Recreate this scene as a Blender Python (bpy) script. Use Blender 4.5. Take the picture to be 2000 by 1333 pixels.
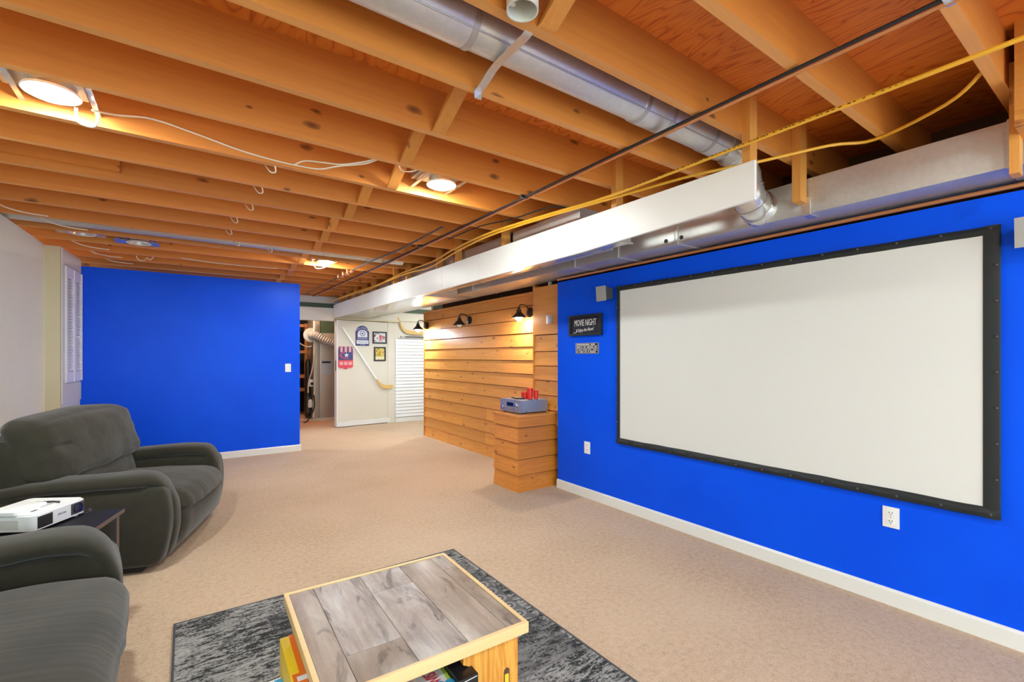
import bpy, bmesh, math, random
from mathutils import Vector, Matrix, noise
random.seed(7)
for o in list(bpy.data.objects): bpy.data.objects.remove(o)
S = bpy.context.scene
C = S.collection
R = math.radians
PI = math.pi

# ------------------------------------------------------------------ camera, world, exposure
cam = bpy.data.cameras.new('camera')
co = bpy.data.objects.new('camera', cam); C.objects.link(co)
cam.sensor_width = 36; cam.lens = 903/2000*36; cam.shift_y = 30.5/2000
cam.clip_start = 0.02
co.location = (0, 0, 1.25); co.rotation_euler = (R(90), 0, R(-35.11))
S.camera = co
w = bpy.data.worlds.new('world'); S.world = w; w.use_nodes = True
w.node_tree.nodes['Background'].inputs[0].default_value = (0.81, 1.0, 1.01, 1)
w.node_tree.nodes['Background'].inputs[1].default_value = 1.3
S.view_settings.view_transform = 'Standard'
try: S.view_settings.look = 'None'
except Exception: pass
S.view_settings.gamma = 1
S.view_settings.use_curve_mapping = False
S.view_settings.exposure = 2.1
LENS = 95.0            # radiance of the round ceiling lights
BULB = 230.0           # radiance of the wall lantern bulbs

# ------------------------------------------------------------------ materials
class NT:
    def __init__(s, name):
        s.m = bpy.data.materials.new(name); s.m.use_nodes = True
        s.t = s.m.node_tree; s.b = s.t.nodes['Principled BSDF']; s.L = s.t.links
    def n(s, typ, **kw):
        x = s.t.nodes.new(typ)
        for k, v in kw.items():
            if k.startswith('_'): x.inputs[int(k[1:])].default_value = v
            else: setattr(x, k, v)
        return x
    def l(s, a, b): s.L.new(a, b)
    def math(s, op, a, b=None, clamp=False):
        x = s.n('ShaderNodeMath', operation=op); x.use_clamp = clamp
        for i, v in enumerate((a, b)):
            if v is None: continue
            if isinstance(v, (int, float)): x.inputs[i].default_value = v
            else: s.l(v, x.inputs[i])
        return x.outputs[0]
    def ramp(s, fac, stops):
        x = s.n('ShaderNodeValToRGB'); e = x.color_ramp.elements
        while len(e) > len(stops): e.remove(e[-1])
        while len(e) < len(stops): e.new(0.5)
        for i, (p, c) in enumerate(stops):
            e[i].position = p; e[i].color = (*c, 1) if len(c) == 3 else c
        s.l(fac, x.inputs[0]); return x.outputs[0]
    def mix(s, fac, a, b, mode='MIX'):
        x = s.n('ShaderNodeMix', data_type='RGBA', blend_type=mode)
        for i, v in ((0, fac), (6, a), (7, b)):
            if isinstance(v, (int, float)): x.inputs[i].default_value = v
            elif isinstance(v, tuple): x.inputs[i].default_value = (*v, 1) if len(v) == 3 else v
            else: s.l(v, x.inputs[i])
        return x.outputs[2]
    def coords(s, scale=(1, 1, 1), rand=True, rot=(0, 0, 0)):
        tc = s.n('ShaderNodeTexCoord'); out = tc.outputs['Object']
        if rand:
            oi = s.n('ShaderNodeObjectInfo')
            mu = s.n('ShaderNodeVectorMath', operation='MULTIPLY')
            cmb = s.n('ShaderNodeCombineXYZ')
            for i in range(3): s.l(oi.outputs['Random'], cmb.inputs[i])
            s.l(cmb.outputs[0], mu.inputs[0]); mu.inputs[1].default_value = (41.3, 17.7, 29.1)
            ad = s.n('ShaderNodeVectorMath', operation='ADD')
            s.l(out, ad.inputs[0]); s.l(mu.outputs[0], ad.inputs[1]); out = ad.outputs[0]
        mp = s.n('ShaderNodeMapping'); mp.inputs['Scale'].default_value = scale
        mp.inputs['Rotation'].default_value = rot
        s.l(out, mp.inputs['Vector']); return mp.outputs[0]
    def noise(s, vec, scale=5, detail=4, rough=.55, dist=0):
        x = s.n('ShaderNodeTexNoise'); s.l(vec, x.inputs['Vector'])
        x.inputs['Scale'].default_value = scale; x.inputs['Detail'].default_value = detail
        x.inputs['Roughness'].default_value = rough; x.inputs['Distortion'].default_value = dist
        return x.outputs[0]
    def bump(s, h, strength=.2, dist=.01):
        x = s.n('ShaderNodeBump'); x.inputs['Strength'].default_value = strength
        x.inputs['Distance'].default_value = dist; s.l(h, x.inputs['Height'])
        s.l(x.outputs[0], s.b.inputs['Normal'])
    def set(s, **kw):
        for k, v in kw.items():
            i = s.b.inputs[k.replace('_', ' ')]
            if isinstance(v, tuple) and len(v) == 3: v = (*v, 1)
            if hasattr(v, 'links'): s.l(v, i)
            else: i.default_value = v
        return s

def plain(name, col, rough=.5, metal=0, var=.06, bump=0, bscale=60, spec=.5, **kw):
    t = NT(name); v = t.coords()
    n = t.noise(v, 3.0, 3)
    f = t.math('MULTIPLY_ADD', n, var*2); t.t.nodes[-1].inputs[2].default_value = 1-var
    c = t.mix(1.0, col, f, 'MULTIPLY')
    t.set(Base_Color=c, Roughness=rough, Metallic=metal)
    t.b.inputs['Specular IOR Level'].default_value = spec
    if bump: t.bump(t.noise(v, bscale, 3), bump, .003)
    t.set(**kw)
    return t.m

def wood(name, light, dark, knot=(.1, .03, .01), axis=0, rough=.5, knots=1.0, contrast=1.0, gs=1.0, bump=.08):
    t = NT(name)
    al, ac = .55*gs, 9*gs
    sc = [ac, ac, ac]; sc[axis] = al
    v = t.coords(tuple(sc))
    n1 = t.noise(v, 1.6, 5, .6, .8)
    sc2 = [ac*7, ac*7, ac*7]; sc2[axis] = al*3
    n2 = t.noise(t.coords(tuple(sc2)), 1.0, 3)
    wv = t.math('FRACT', t.math('MULTIPLY', n1, 7.0))
    wv = t.math('ABSOLUTE', t.math('SUBTRACT', wv, .5))
    f = t.math('ADD', t.math('MULTIPLY', wv, .7*contrast), t.math('MULTIPLY', n2, .6), True)
    c = t.ramp(f, [(.15, dark), (.55, tuple((a+b)/2 for a, b in zip(light, dark))), (.9, light)])
    # board to board tone
    oi = t.n('ShaderNodeObjectInfo')
    tone = t.math('MULTIPLY_ADD', oi.outputs['Random'], .24); t.t.nodes[-1].inputs[2].default_value = .88
    c = t.mix(1.0, c, tone, 'MULTIPLY')
    if knots:
        vk0 = t.coords((1, 1, 1)); sx = t.n('ShaderNodeSeparateXYZ'); t.l(vk0, sx.inputs[0])
        oth = [i for i in range(3) if i != axis]
        cmb = t.n('ShaderNodeCombineXYZ')
        t.l(t.math('MULTIPLY', sx.outputs[axis], 3.0), cmb.inputs[0])
        t.l(t.math('MULTIPLY', t.math('ADD', sx.outputs[oth[0]], sx.outputs[oth[1]]), 6.5), cmb.inputs[1])
        wob = t.n('ShaderNodeVectorMath', operation='MULTIPLY_ADD')
        nzv = t.n('ShaderNodeTexNoise'); t.l(cmb.outputs[0], nzv.inputs['Vector']); nzv.inputs['Scale'].default_value = 5
        t.l(nzv.outputs['Color'], wob.inputs[0]); wob.inputs[1].default_value = (.12, .12, 0); t.l(cmb.outputs[0], wob.inputs[2])
        vo = t.n('ShaderNodeTexVoronoi', voronoi_dimensions='2D'); t.l(wob.outputs[0], vo.inputs['Vector']); vo.inputs['Scale'].default_value = 1.0
        d = vo.outputs['Distance']
        keep = t.math('GREATER_THAN', t.n('ShaderNodeSeparateColor').outputs[0], 0)
        sepn = t.t.nodes[-2]
        sep = [x for x in t.t.nodes if x.bl_idname == 'ShaderNodeSeparateColor'][-1]
        t.l(vo.outputs['Color'], sep.inputs[0])
        keep = t.math('GREATER_THAN', sep.outputs[0], 1-.42*knots)
        size = t.math('MULTIPLY_ADD', sep.outputs[1], .08); t.t.nodes[-1].inputs[2].default_value = .05
        k = t.math('SUBTRACT', 1.0, t.math('DIVIDE', d, size), True)
        k = t.math('POWER', k, .5)
        k = t.math('MULTIPLY', k, keep)
        c = t.mix(t.math('MULTIPLY', k, .9), c, knot)
    t.set(Base_Color=c, Roughness=rough)
    if bump: t.bump(f, bump, .004)
    return t.m

M = {}
M['joist'] = wood('joist_pine', (.74, .285, .050), (.60, .195, .027), (.09, .022, .005), 0, .55, .75, .45)
M['joist_bottom_lit'] = wood('joist_bottom_lit', (.86, .42, .12), (.74, .31, .07), (.25, .08, .02), 0, .55, .3, .4)  # lightened joist wood: floor bounce light painted into the undersides
M['stud'] = wood('stud_pine', (.80, .40, .095), (.68, .28, .05), (.22, .08, .02), 2, .55, .35, .5)
M['strut'] = wood('strut_pine', (.78, .35, .075), (.66, .25, .04), (.25, .08, .02), 1, .55, .35, .5)
M['plank'] = wood('cedar_plank', (.88, .43, .10), (.72, .28, .048), (.26, .08, .02), 1, .32, 1.0, .8)
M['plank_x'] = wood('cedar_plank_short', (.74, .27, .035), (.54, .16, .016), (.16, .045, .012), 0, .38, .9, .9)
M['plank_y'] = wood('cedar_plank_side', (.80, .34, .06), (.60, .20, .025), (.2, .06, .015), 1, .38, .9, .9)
M['shelfwood'] = wood('shelf_wood', (.55, .24, .07), (.38, .15, .04), (.12, .04, .01), 2, .6, .3, .6)

# plywood deck: rotary-cut figure with dark red bands
t = NT('plywood')
v = t.coords((2.2, .55, 1), False)
n1 = t.noise(v, 1.3, 3, .5, .9)
wv = t.math('ABSOLUTE', t.math('SUBTRACT', t.math('FRACT', t.math('MULTIPLY', n1, 22.0)), .5))
n2 = t.noise(t.coords((30, 3, 1), False), 1.5, 3)
f = t.math('ADD', t.math('MULTIPLY', wv, 1.3), t.math('MULTIPLY', n2, .35), True)
c = t.ramp(f, [(.1, (.46, .075, .008)), (.35, (.74, .20, .018)), (.9, (.80, .25, .028))])
t.set(Base_Color=c, Roughness=.6); M['ply'] = t.m

# carpet
t = NT('carpet'); v = t.coords((1, 1, 1), False)
n1 = t.noise(v, 130, 4, .7); n2 = t.noise(v, 1.1, 3); n3 = t.noise(v, 38, 3, .6)
f = t.math('ADD', t.math('MULTIPLY', n1, .55), t.math('ADD', t.math('MULTIPLY', n3, .35), t.math('MULTIPLY', n2, .25)), True)
c = t.ramp(f, [(.38, (.38, .26, .165)), (.58, (.60, .44, .305)), (.78, (.71, .55, .41))])
t.set(Base_Color=c, Roughness=.95); t.b.inputs['Specular IOR Level'].default_value = .1
t.bump(n1, .6, .006); M['carpet'] = t.m

# blue wall paint (eggshell, slight roller texture)
t = NT('blue_paint'); v = t.coords((1, 1, 1), False)
n = t.noise(v, 1.4, 3)
c = t.ramp(n, [(.3, (.0003, .080, .88)), (.7, (.0004, .098, .97))])
t.set(Base_Color=c, Roughness=.40); t.b.inputs['Specular IOR Level'].default_value = .15; t.bump(t.noise(v, 220, 2), .12, .002); M['blue'] = t.m

M['beige'] = plain('beige_paint', (.70, .66, .56), .6, var=.04, bump=.1, bscale=150)
M['leftwall'] = plain('off_white_paint', (.75, .77, .66), .6, var=.04, bump=.1, bscale=150)
M['yellowish'] = plain('cream_paint', (.66, .60, .40), .6, var=.04)
M['trim'] = plain('trim_white', (.80, .80, .77), .35, var=.03)
M['trimgrey'] = plain('trim_off_white', (.66, .65, .60), .45, var=.04)
M['fascia'] = plain('fascia_white', (.88, .87, .84), .4, var=.03)
M['white'] = plain('white_plastic', (.85, .85, .83), .3, var=.02)
M['whitegloss'] = plain('white_painted', (.86, .87, .88), .3, var=.02)
M['green'] = plain('green_paint', (.05, .085, .05), .6)
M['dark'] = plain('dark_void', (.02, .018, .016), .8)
M['foundation'] = plain('foundation', (.13, .06, .028), .9, var=.2)
M['black'] = plain('black_plastic', (.012, .012, .014), .35)
M['blackmatte'] = plain('black_frame', (.011, .016, .018), .55, var=.1)
M['greyplastic'] = plain('grey_plastic', (.40, .395, .38), .5)
M['darkgrey'] = plain('dark_grey_plastic', (.06, .06, .065), .5)
M['bronze'] = plain('bronze_metal', (.03, .027, .025), .45, .6)
M['chrome'] = plain('chrome', (.8, .8, .8), .18, 1.0)
M['copper'] = plain('copper', (.72, .30, .12), .35, .55, var=.15)
M['rubber'] = plain('black_rubber', (.015, .015, .017), .6)
M['foam'] = plain('grey_pipe', (.12, .10, .09), .4, .5)
M['yellowcable'] = plain('yellow_cable', (.82, .42, .025), .4, var=.08)
M['whitecable'] = plain('white_cable', (.78, .70, .56), .45)
M['pvc'] = plain('pvc', (.72, .70, .62), .4)
M['red'] = plain('red_plastic', (.72, .025, .015), .35, var=.05)
M['silver'] = plain('silver_face', (.33, .34, .42), .38, .5, var=.03)
M['silverside'] = plain('silver_case', (.31, .32, .37), .42, .4, var=.03)
M['display'] = plain('blue_display', (.004, .01, .05), .15)
M['tabletop'] = plain('black_table', (.012, .013, .016), .5, var=.2, spec=.25)
M['tableleg'] = plain('table_leg', (.12, .095, .085), .4, .2)
M['pine'] = wood('pine_panel', (.80, .40, .075), (.56, .19, .022), (.3, .1, .03), 2, .35, .3, 1.4, 1.2)
M['pinetrim'] = wood('pine_trim', (.88, .68, .38), (.80, .55, .24), (.4, .2, .1), 0, .4, 0, .4)
M['hidden'] = plain('box_interior', (.10, .05, .022), .8)
M['glasscover'] = plain('frosted_globe', (.85, .85, .82), .12, 0, Alpha=1.0)

# galvanised steel
def galv(name, col, rough, nz=.12):
    t = NT(name); v = t.coords((1, 1, 1))
    vo = t.n('ShaderNodeTexVoronoi'); t.l(v, vo.inputs['Vector']); vo.inputs['Scale'].default_value = 60
    sp = t.n('ShaderNodeSeparateColor'); t.l(vo.outputs['Color'], sp.inputs[0])
    n = t.noise(v, 4, 4)
    f = t.math('ADD', t.math('MULTIPLY', sp.outputs[0], .3), t.math('MULTIPLY', n, .7))
    c = t.ramp(f, [(.2, tuple(x*(1-nz) for x in col)), (.8, col)])
    rr = t.math('MULTIPLY_ADD', n, .18); t.t.nodes[-1].inputs[2].default_value = rough-.09
    t.set(Base_Color=c, Metallic=.68, Roughness=rr); return t.m
M['galv'] = galv('galvanised_steel', (.68, .67, .64), .44)
M['galvb'] = galv('galvanised_shiny', (.72, .71, .68), .2)
M['galvd'] = galv('galvanised_dull', (.50, .48, .44), .42)
M['tape'] = plain('foil_tape', (.8, .8, .78), .25, 1, bump=1.0, bscale=90)

# upholstery
t = NT('upholstery'); v = t.coords((1, 1, 1))
n1 = t.noise(v, 3.2, 4, .6); n2 = t.noise(v, 260, 2); n3 = t.noise(v, 24, 3)
f = t.math('ADD', t.math('MULTIPLY', n1, .75), t.math('MULTIPLY', n3, .25), True)
c = t.ramp(f, [(.3, (.022, .021, .0135)), (.7, (.045, .040, .026))])
t.set(Base_Color=c, Roughness=.9); t.b.inputs['Specular IOR Level'].default_value = .15
t.b.inputs['Sheen Weight'].default_value = .25; t.b.inputs['Sheen Roughness'].default_value = .5
wr = t.noise(t.coords((3, 9, 7)), 1.0, 2, .5, .6)
t.bump(t.math('ADD', t.math('MULTIPLY', wr, 1.0), t.math('MULTIPLY', n2, .06)), .22, .02)
M['fabric'] = t.m
t = NT('upholstery_ribbed'); v = t.coords((1, 1, 1))
n1 = t.noise(v, 3.2, 4, .6); n2 = t.noise(v, 260, 2)
c = t.ramp(n1, [(.3, (.025, .023, .015)), (.7, (.049, .043, .029))])
t.set(Base_Color=c, Roughness=.9); t.b.inputs['Specular IOR Level'].default_value = .15
t.b.inputs['Sheen Weight'].default_value = .25
wr = t.noise(t.coords((1.2, 34, 1.5)), 1.0, 2, .5, .5)
t.bump(t.math('ADD', wr, t.math('MULTIPLY', n2, .06)), .11, .02)
M['fabric_rib'] = t.m

# screen fabric
M['screen'] = plain('screen_white', (.74, .74, .72), .85, var=.01, spec=.2)

# rug: distressed grey / black
t = NT('rug'); v = t.coords((1, 1, 1), False)
a = t.noise(t.coords((8, 30, 1), False), 1.5, 7, .75, .9)
b = t.noise(v, 3.0, 4, .6)
cc = t.noise(v, 90, 3, .7)
f = t.math('ADD', t.math('MULTIPLY', a, .62), t.math('ADD', t.math('MULTIPLY', b, .28), t.math('MULTIPLY', cc, .25)))
c = t.ramp(f, [(.525, (.010, .012, .012)), (.555, (.05, .052, .05)), (.58, (.22, .215, .205)), (.70, (.42, .41, .39))])
# small rosettes along the right border
tc = t.n('ShaderNodeTexCoord'); sx = t.n('ShaderNodeSeparateXYZ'); t.l(tc.outputs['Object'], sx.inputs[0])
yy = t.math('SUBTRACT', t.math('FRACT', t.math('DIVIDE', sx.outputs[1], .085)), .5)
yy = t.math('MULTIPLY', yy, .085)
xx = t.math('SUBTRACT', sx.outputs[0], .635)
rad = t.math('SQRT', t.math('ADD', t.math('MULTIPLY', xx, xx), t.math('MULTIPLY', yy, yy)))
ring = t.ramp(rad, [(0, (.35, .34, .33)), (.008, (.35, .34, .33)), (.010, (.02, .02, .02)), (.018, (.02, .02, .02)), (.021, (.30, .29, .28)), (.034, (.22, .21, .2)), (.036, (.10, .10, .10)), (1, (.1, .1, .1))])
inx = t.math('LESS_THAN', t.math('ABSOLUTE', xx), .045)
iny = t.math('MULTIPLY', t.math('GREATER_THAN', sx.outputs[1], -.11), t.math('LESS_THAN', sx.outputs[1], .40))
m_ = t.math('MULTIPLY', inx, iny)
m_ = t.math('MULTIPLY', m_, t.math('GREATER_THAN', b, .36))
c = t.mix(t.math('MULTIPLY', m_, .85), c, ring)
# darker inner panels
def band(s, lo, hi): return t.math('MULTIPLY', t.math('GREATER_THAN', s, lo), t.math('LESS_THAN', s, hi))
dk = t.math('MULTIPLY', band(sx.outputs[1], -.42, -.12), band(sx.outputs[0], .1, .70))
dk2 = t.math('MULTIPLY', band(sx.outputs[1], .33, .62), band(sx.outputs[0], -.36, .70))
c = t.mix(t.math('MULTIPLY', t.math('MAXIMUM', dk, dk2), .45), c, (.02, .022, .022))
t.set(Base_Color=c, Roughness=.95); t.bump(cc, .4, .004); M['rug'] = t.m

# weathered laminate planks of the coffee table
def laminate(name, a, b, d):
    t = NT(name); v = t.coords((9, 3.2, 1)); n1 = t.noise(v, 1.5, 6, .7, 1.0)
    n2 = t.noise(t.coords((60, 4, 1)), 1.2, 4, .6)
    n3 = t.noise(t.coords((9, 2.6, 1)), 1.3, 4, .65, 1.4)
    f = t.math('ADD', t.math('MULTIPLY', n1, .6), t.math('MULTIPLY', n2, .4), True)
    c = t.ramp(f, [(.3, d), (.47, a), (.7, b)])
    k = t.ramp(n3, [(.55, (0, 0, 0)), (.63, (1, 1, 1))])
    c = t.mix(t.math('MULTIPLY', k, t.math('MULTIPLY', n2, 1.35), True), c, tuple(x*.5 for x in d))
    t.set(Base_Color=c, Roughness=.35); t.bump(n2, .05, .003); return t.m
M['lam1'] = laminate('laminate_grey', (.36, .30, .27), (.52, .47, .44), (.20, .165, .16))
M['lam2'] = laminate('laminate_brown', (.33, .255, .205), (.44, .36, .30), (.22, .165, .135))
M['lam3'] = laminate('laminate_dark', (.26, .195, .15), (.33, .26, .21), (.18, .13, .10))

def emit(name, col, strength, base=(.9, .9, .9)):
    t = NT(name); t.set(Base_Color=base, Roughness=.4)
    t.b.inputs['Emission Color'].default_value = (*col, 1)
    t.b.inputs['Emission Strength'].default_value = strength
    return t.m
M['lens'] = emit('led_lens', (.90, 1.0, .985), LENS)
M['bulb_warm'] = emit('bulb_warm', (1.0, .90, .76), BULB*.7)
M['bulb_cool'] = emit('bulb_cool', (.80, .90, 1.0), BULB*1.2)
M['bulb_util'] = emit('bulb_utility', (1.0, .84, .62), 190)

# ------------------------------------------------------------------ mesh helpers
class MB:
    def __init__(s): s.bm = bmesh.new()
    def quad(s, *p):
        s.bm.faces.new([s.bm.verts.new(q) for q in p]); return s
    def hexa(s, p):      # 8 points: bottom 4 ccw, top 4 ccw
        v = [s.bm.verts.new(q) for q in p]
        for f in ((3, 2, 1, 0), (4, 5, 6, 7), (0, 1, 5, 4), (1, 2, 6, 5), (2, 3, 7, 6), (3, 0, 4, 7)):
            s.bm.faces.new([v[i] for i in f])
        return s
    def box(s, x0, x1, y0, y1, z0, z1, bev=0):
        if bev:
            b = bmesh.new(); bmesh.ops.create_cube(b, size=1)
            for q in b.verts:
                q.co = ((x0+x1)/2+q.co.x*(x1-x0), (y0+y1)/2+q.co.y*(y1-y0), (z0+z1)/2+q.co.z*(z1-z0))
            bmesh.ops.bevel(b, geom=list(b.edges), offset=bev, segments=2, affect='EDGES', profile=.7)
            s.merge(b); return s
        return s.hexa([(x0, y0, z0), (x1, y0, z0), (x1, y1, z0), (x0, y1, z0), (x0, y0, z1), (x1, y0, z1), (x1, y1, z1), (x0, y1, z1)])
    def merge(s, b, mat=None):
        me = bpy.data.meshes.new('tmp'); b.to_mesh(me); b.free()
        if mat: me.transform(mat)
        s.bm.from_mesh(me); bpy.data.meshes.remove(me); return s
    def prism(s, pts, ax, a, b):   # polygon pts (2D) extruded along axis ax from a to b
        def mk(p, h):
            if ax == 0: return (h, p[0], p[1])
            if ax == 1: return (p[0], h, p[1])
            return (p[0], p[1], h)
        v0 = [s.bm.verts.new(mk(p, a)) for p in pts]; v1 = [s.bm.verts.new(mk(p, b)) for p in pts]
        n = len(pts)
        s.bm.faces.new(v0[::-1]); s.bm.faces.new(v1)
        for i in range(n): s.bm.faces.new([v0[i], v0[(i+1) % n], v1[(i+1) % n], v1[i]])
        return s
    def tube(s, path, r, n=10, cap=True, closed=False, up=None):
        P = [Vector(p) for p in path]; rings = []
        rr = r if isinstance(r, (list, tuple)) else [r]*len(P)
        prev = None
        for i, p in enumerate(P):
            a = P[i-1] if i else P[0]; b = P[i+1] if i < len(P)-1 else P[-1]
            d = (b-a).normalized()
            if prev is None:
                u = Vector((0, 0, 1)) if abs(d.z) < .9 else Vector((1, 0, 0))
                x = d.cross(u).normalized()
            else:
                x = (prev-d*prev.dot(d)).normalized()
            prev = x; y = d.cross(x)
            rings.append([s.bm.verts.new(p+(x*math.cos(2*PI*k/n)+y*math.sin(2*PI*k/n))*rr[i]) for k in range(n)])
        for i in range(len(rings)-1):
            for k in range(n):
                s.bm.faces.new([rings[i][k], rings[i][(k+1) % n], rings[i+1][(k+1) % n], rings[i+1][k]])
        if cap: s.bm.faces.new(rings[0][::-1]); s.bm.faces.new(rings[-1])
        return s
    def lathe(s, prof, mat=Matrix(), n=20, caps=(True, True)):
        rings = []
        for r, z in prof:
            rings.append([s.bm.verts.new(mat @ Vector((max(r, 1e-4)*math.cos(2*PI*k/n), max(r, 1e-4)*math.sin(2*PI*k/n), z))) for k in range(n)])
        for i in range(len(rings)-1):
            for k in range(n):
                s.bm.faces.new([rings[i][k], rings[i][(k+1) % n], rings[i+1][(k+1) % n], rings[i+1][k]])
        if caps[0]: s.bm.faces.new(rings[0][::-1])
        if caps[1]: s.bm.faces.new(rings[-1])
        return s
    def rbox(s, x0, x1, y0, y1, z0, z1, r, seg=10, fn=None):
        # rounded cushion-like box, subdivided, optionally deformed by fn(p, (a,b,c) in -1..1)
        b = bmesh.new(); bmesh.ops.create_cube(b, size=2)
        bmesh.ops.subdivide_edges(b, edges=list(b.edges), cuts=seg, use_grid_fill=True)
        hx, hy, hz = (x1-x0)/2, (y1-y0)/2, (z1-z0)/2; c = Vector(((x0+x1)/2, (y0+y1)/2, (z0+z1)/2))
        r = min(r, hx, hy, hz)
        for q in b.verts:
            n0 = q.co.copy()
            # concentrate grid lines near the edges
            n0 = Vector([math.copysign(abs(k)**.8, k) for k in n0])
            p = Vector((n0.x*hx, n0.y*hy, n0.z*hz))
            inner = Vector((max(-hx+r, min(hx-r, p.x)), max(-hy+r, min(hy-r, p.y)), max(-hz+r, min(hz-r, p.z))))
            d = p-inner
            if d.length > 1e-9: p = inner+d.normalized()*r
            p = p+c
            if fn: p = fn(p, n0)
            q.co = p
        s.merge(b); return s

def finish(bm, smooth):
    bmesh.ops.recalc_face_normals(bm, faces=list(bm.faces))
    if smooth:
        for f in bm.faces: f.smooth = True
        for e in bm.edges:
            if len(e.link_faces) == 2 and e.calc_face_angle(0) > R(smooth): e.smooth = False

INV = {}
def obj(name, mb, mat, parent=None, world=False, smooth=35, label=None):
    bm = mb.bm if isinstance(mb, MB) else mb
    finish(bm, smooth)
    me = bpy.data.meshes.new(name); bm.to_mesh(me); bm.free()
    me.materials.append(M[mat] if isinstance(mat, str) else mat)
    o = bpy.data.objects.new(name, me); C.objects.link(o)
    if parent is not None:
        o.parent = parent
        if world: me.transform(INV[parent.name])
    if label: o['label'] = label
    INV[o.name] = INV[parent.name] if parent is not None else Matrix()
    return o
def struct(name, mb, mat, smooth=35):
    o = obj(name, mb, mat, None, False, smooth); o['kind'] = 'structure'; return o
def thing(name, label, cat, loc=(0, 0, 0), rot=0, group=None):
    o = bpy.data.objects.new(name, None); C.objects.link(o); o.empty_display_size = .05
    o.location = loc; o.rotation_euler = (0, 0, rot); o['label'] = label; o['category'] = cat
    if group: o['group'] = group
    INV[o.name] = (Matrix.Translation(loc) @ Matrix.Rotation(rot, 4, 'Z')).inverted(); return o
def tag(o, label, cat, group=None):
    o['label'] = label; o['category'] = cat
    if group: o['group'] = group
    return o
def sempty(name, loc=(0, 0, 0)):
    o = bpy.data.objects.new(name, None); C.objects.link(o); o.empty_display_size = .05; o.location = loc
    o['kind'] = 'structure'; INV[o.name] = Matrix.Translation(loc).inverted(); return o
def text(s, size, depth=.0008, shear=0, sx=1.0, font=None):
    cu = bpy.data.curves.new('t', 'FONT'); cu.body = s; cu.size = size; cu.extrude = depth
    cu.align_x = 'CENTER'; cu.align_y = 'CENTER'; cu.shear = shear; cu.resolution_u = 2
    o = bpy.data.objects.new('t', cu); C.objects.link(o)
    dg = bpy.context.evaluated_depsgraph_get(); dg.update()
    me = bpy.data.meshes.new_from_object(o.evaluated_get(dg))
    b = bmesh.new(); b.from_mesh(me); bpy.data.meshes.remove(me); bpy.data.objects.remove(o); bpy.data.curves.remove(cu)
    for v in b.verts: v.co.x *= sx
    return b
def frame(origin, xdir, ydir):    # matrix mapping local (x,y,z) to a plane in the world
    x = Vector(xdir).normalized(); y = Vector(ydir).normalized(); z = x.cross(y)
    m = Matrix((x, y, z)).transposed().to_4x4(); m.translation = Vector(origin); return m
def smoothpath(P, n=6):
    P = [Vector(p) for p in P]; out = []
    for i in range(len(P)-1):
        p0 = P[max(i-1, 0)]; p1 = P[i]; p2 = P[i+1]; p3 = P[min(i+2, len(P)-1)]
        for k in range(n):
            t_ = k/n
            out.append(.5*((2*p1)+(p2-p0)*t_+(2*p0-5*p1+4*p2-p3)*t_**2+(3*p1-p0-3*p2+p3)*t_**3))
    out.append(P[-1]); return out

XW = 2.9          # face of the blue screen wall
YP = 6.653        # face of the blue partition
YB = 8.42         # far wall
JZ = 2.285        # underside of the joists
DZ = 2.485        # underside of the plywood deck

# ------------------------------------------------------------------ shell
struct('floor', MB().quad((-1.4, -3.3, 0), (5, -3.3, 0), (5, 11.5, 0), (-1.4, 11.5, 0)), 'carpet')
struct('wall_right', MB().box(XW, XW+.12, -3.2, 3.365, 0, 1.958), 'blue')
struct('wall_back', MB().box(-1.10, 1.228, YP, YP+.115, 0, 2.215), 'blue')
def lw(y): return -1.073+.0267*(y-6.02)
struct('wall_left', MB().hexa([(lw(-3.3)-.15, -3.3, 0), (lw(-3.3), -3.3, 0), (lw(6.0), 6.0, 0), (lw(6.0)-.15, 6.0, 0),
                               (lw(-3.3)-.15, -3.3, JZ), (lw(-3.3), -3.3, JZ), (lw(6.0), 6.0, JZ), (lw(6.0)-.15, 6.0, JZ)]), 'leftwall')
struct('wall_foundation', MB().box(3.36, 3.5, -3.3, 6.9, 0, DZ), 'foundation')
ceil = struct('ceiling', MB().box(-1.5, 5.1, -3.35, 11.6, DZ, DZ+.02), 'ply')
# rim on top of the left wall, far side walls
struct('wall_sill', MB().box(-1.5, -1.33, -3.3, 8.6, JZ, DZ), 'foundation')
struct('wall_hall', MB().box(-1.4, -1.28, YP, 11.5, 0, DZ), 'beige')
struct('wall_end', MB().box(4.9, 5.0, 6.7, 11.5, 0, DZ), 'beige')
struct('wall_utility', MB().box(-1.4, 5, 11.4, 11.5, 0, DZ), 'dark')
struct('wall_nook', MB().box(3.2, 5, 6.72, 6.80, 0, DZ), 'beige')
# baseboards
struct('baseboard_right', MB().prism([(XW-.014, 0), (XW, 0), (XW, .083), (XW-.006, .083), (XW-.014, .072)], 1, -3.2, 3.365), 'trim')
struct('baseboard_back', MB().prism([(YP-.014, 0), (YP, 0), (YP, .083), (YP-.006, .083), (YP-.014, .072)], 0, -.9, 1.243), 'trim')

# joists: every one a part of the ceiling
JY = [-2.85, -2.44, -2.035, -1.63, -1.22, -.82, -.41, -.01, .395, .795, 1.18, 1.575, 1.988, 2.40, 2.805, 3.19, 3.59, 4.0, 4.41, 4.823, 5.22, 5.63, 6.055, 6.46,
      6.87, 7.28, 7.68, 8.09, 8.38]
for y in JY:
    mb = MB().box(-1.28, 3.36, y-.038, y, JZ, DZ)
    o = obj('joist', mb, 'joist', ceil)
    o.data.materials.append(M['joist_bottom_lit'])
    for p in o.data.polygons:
        if p.normal.z < -.9: p.material_index = 1
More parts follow.
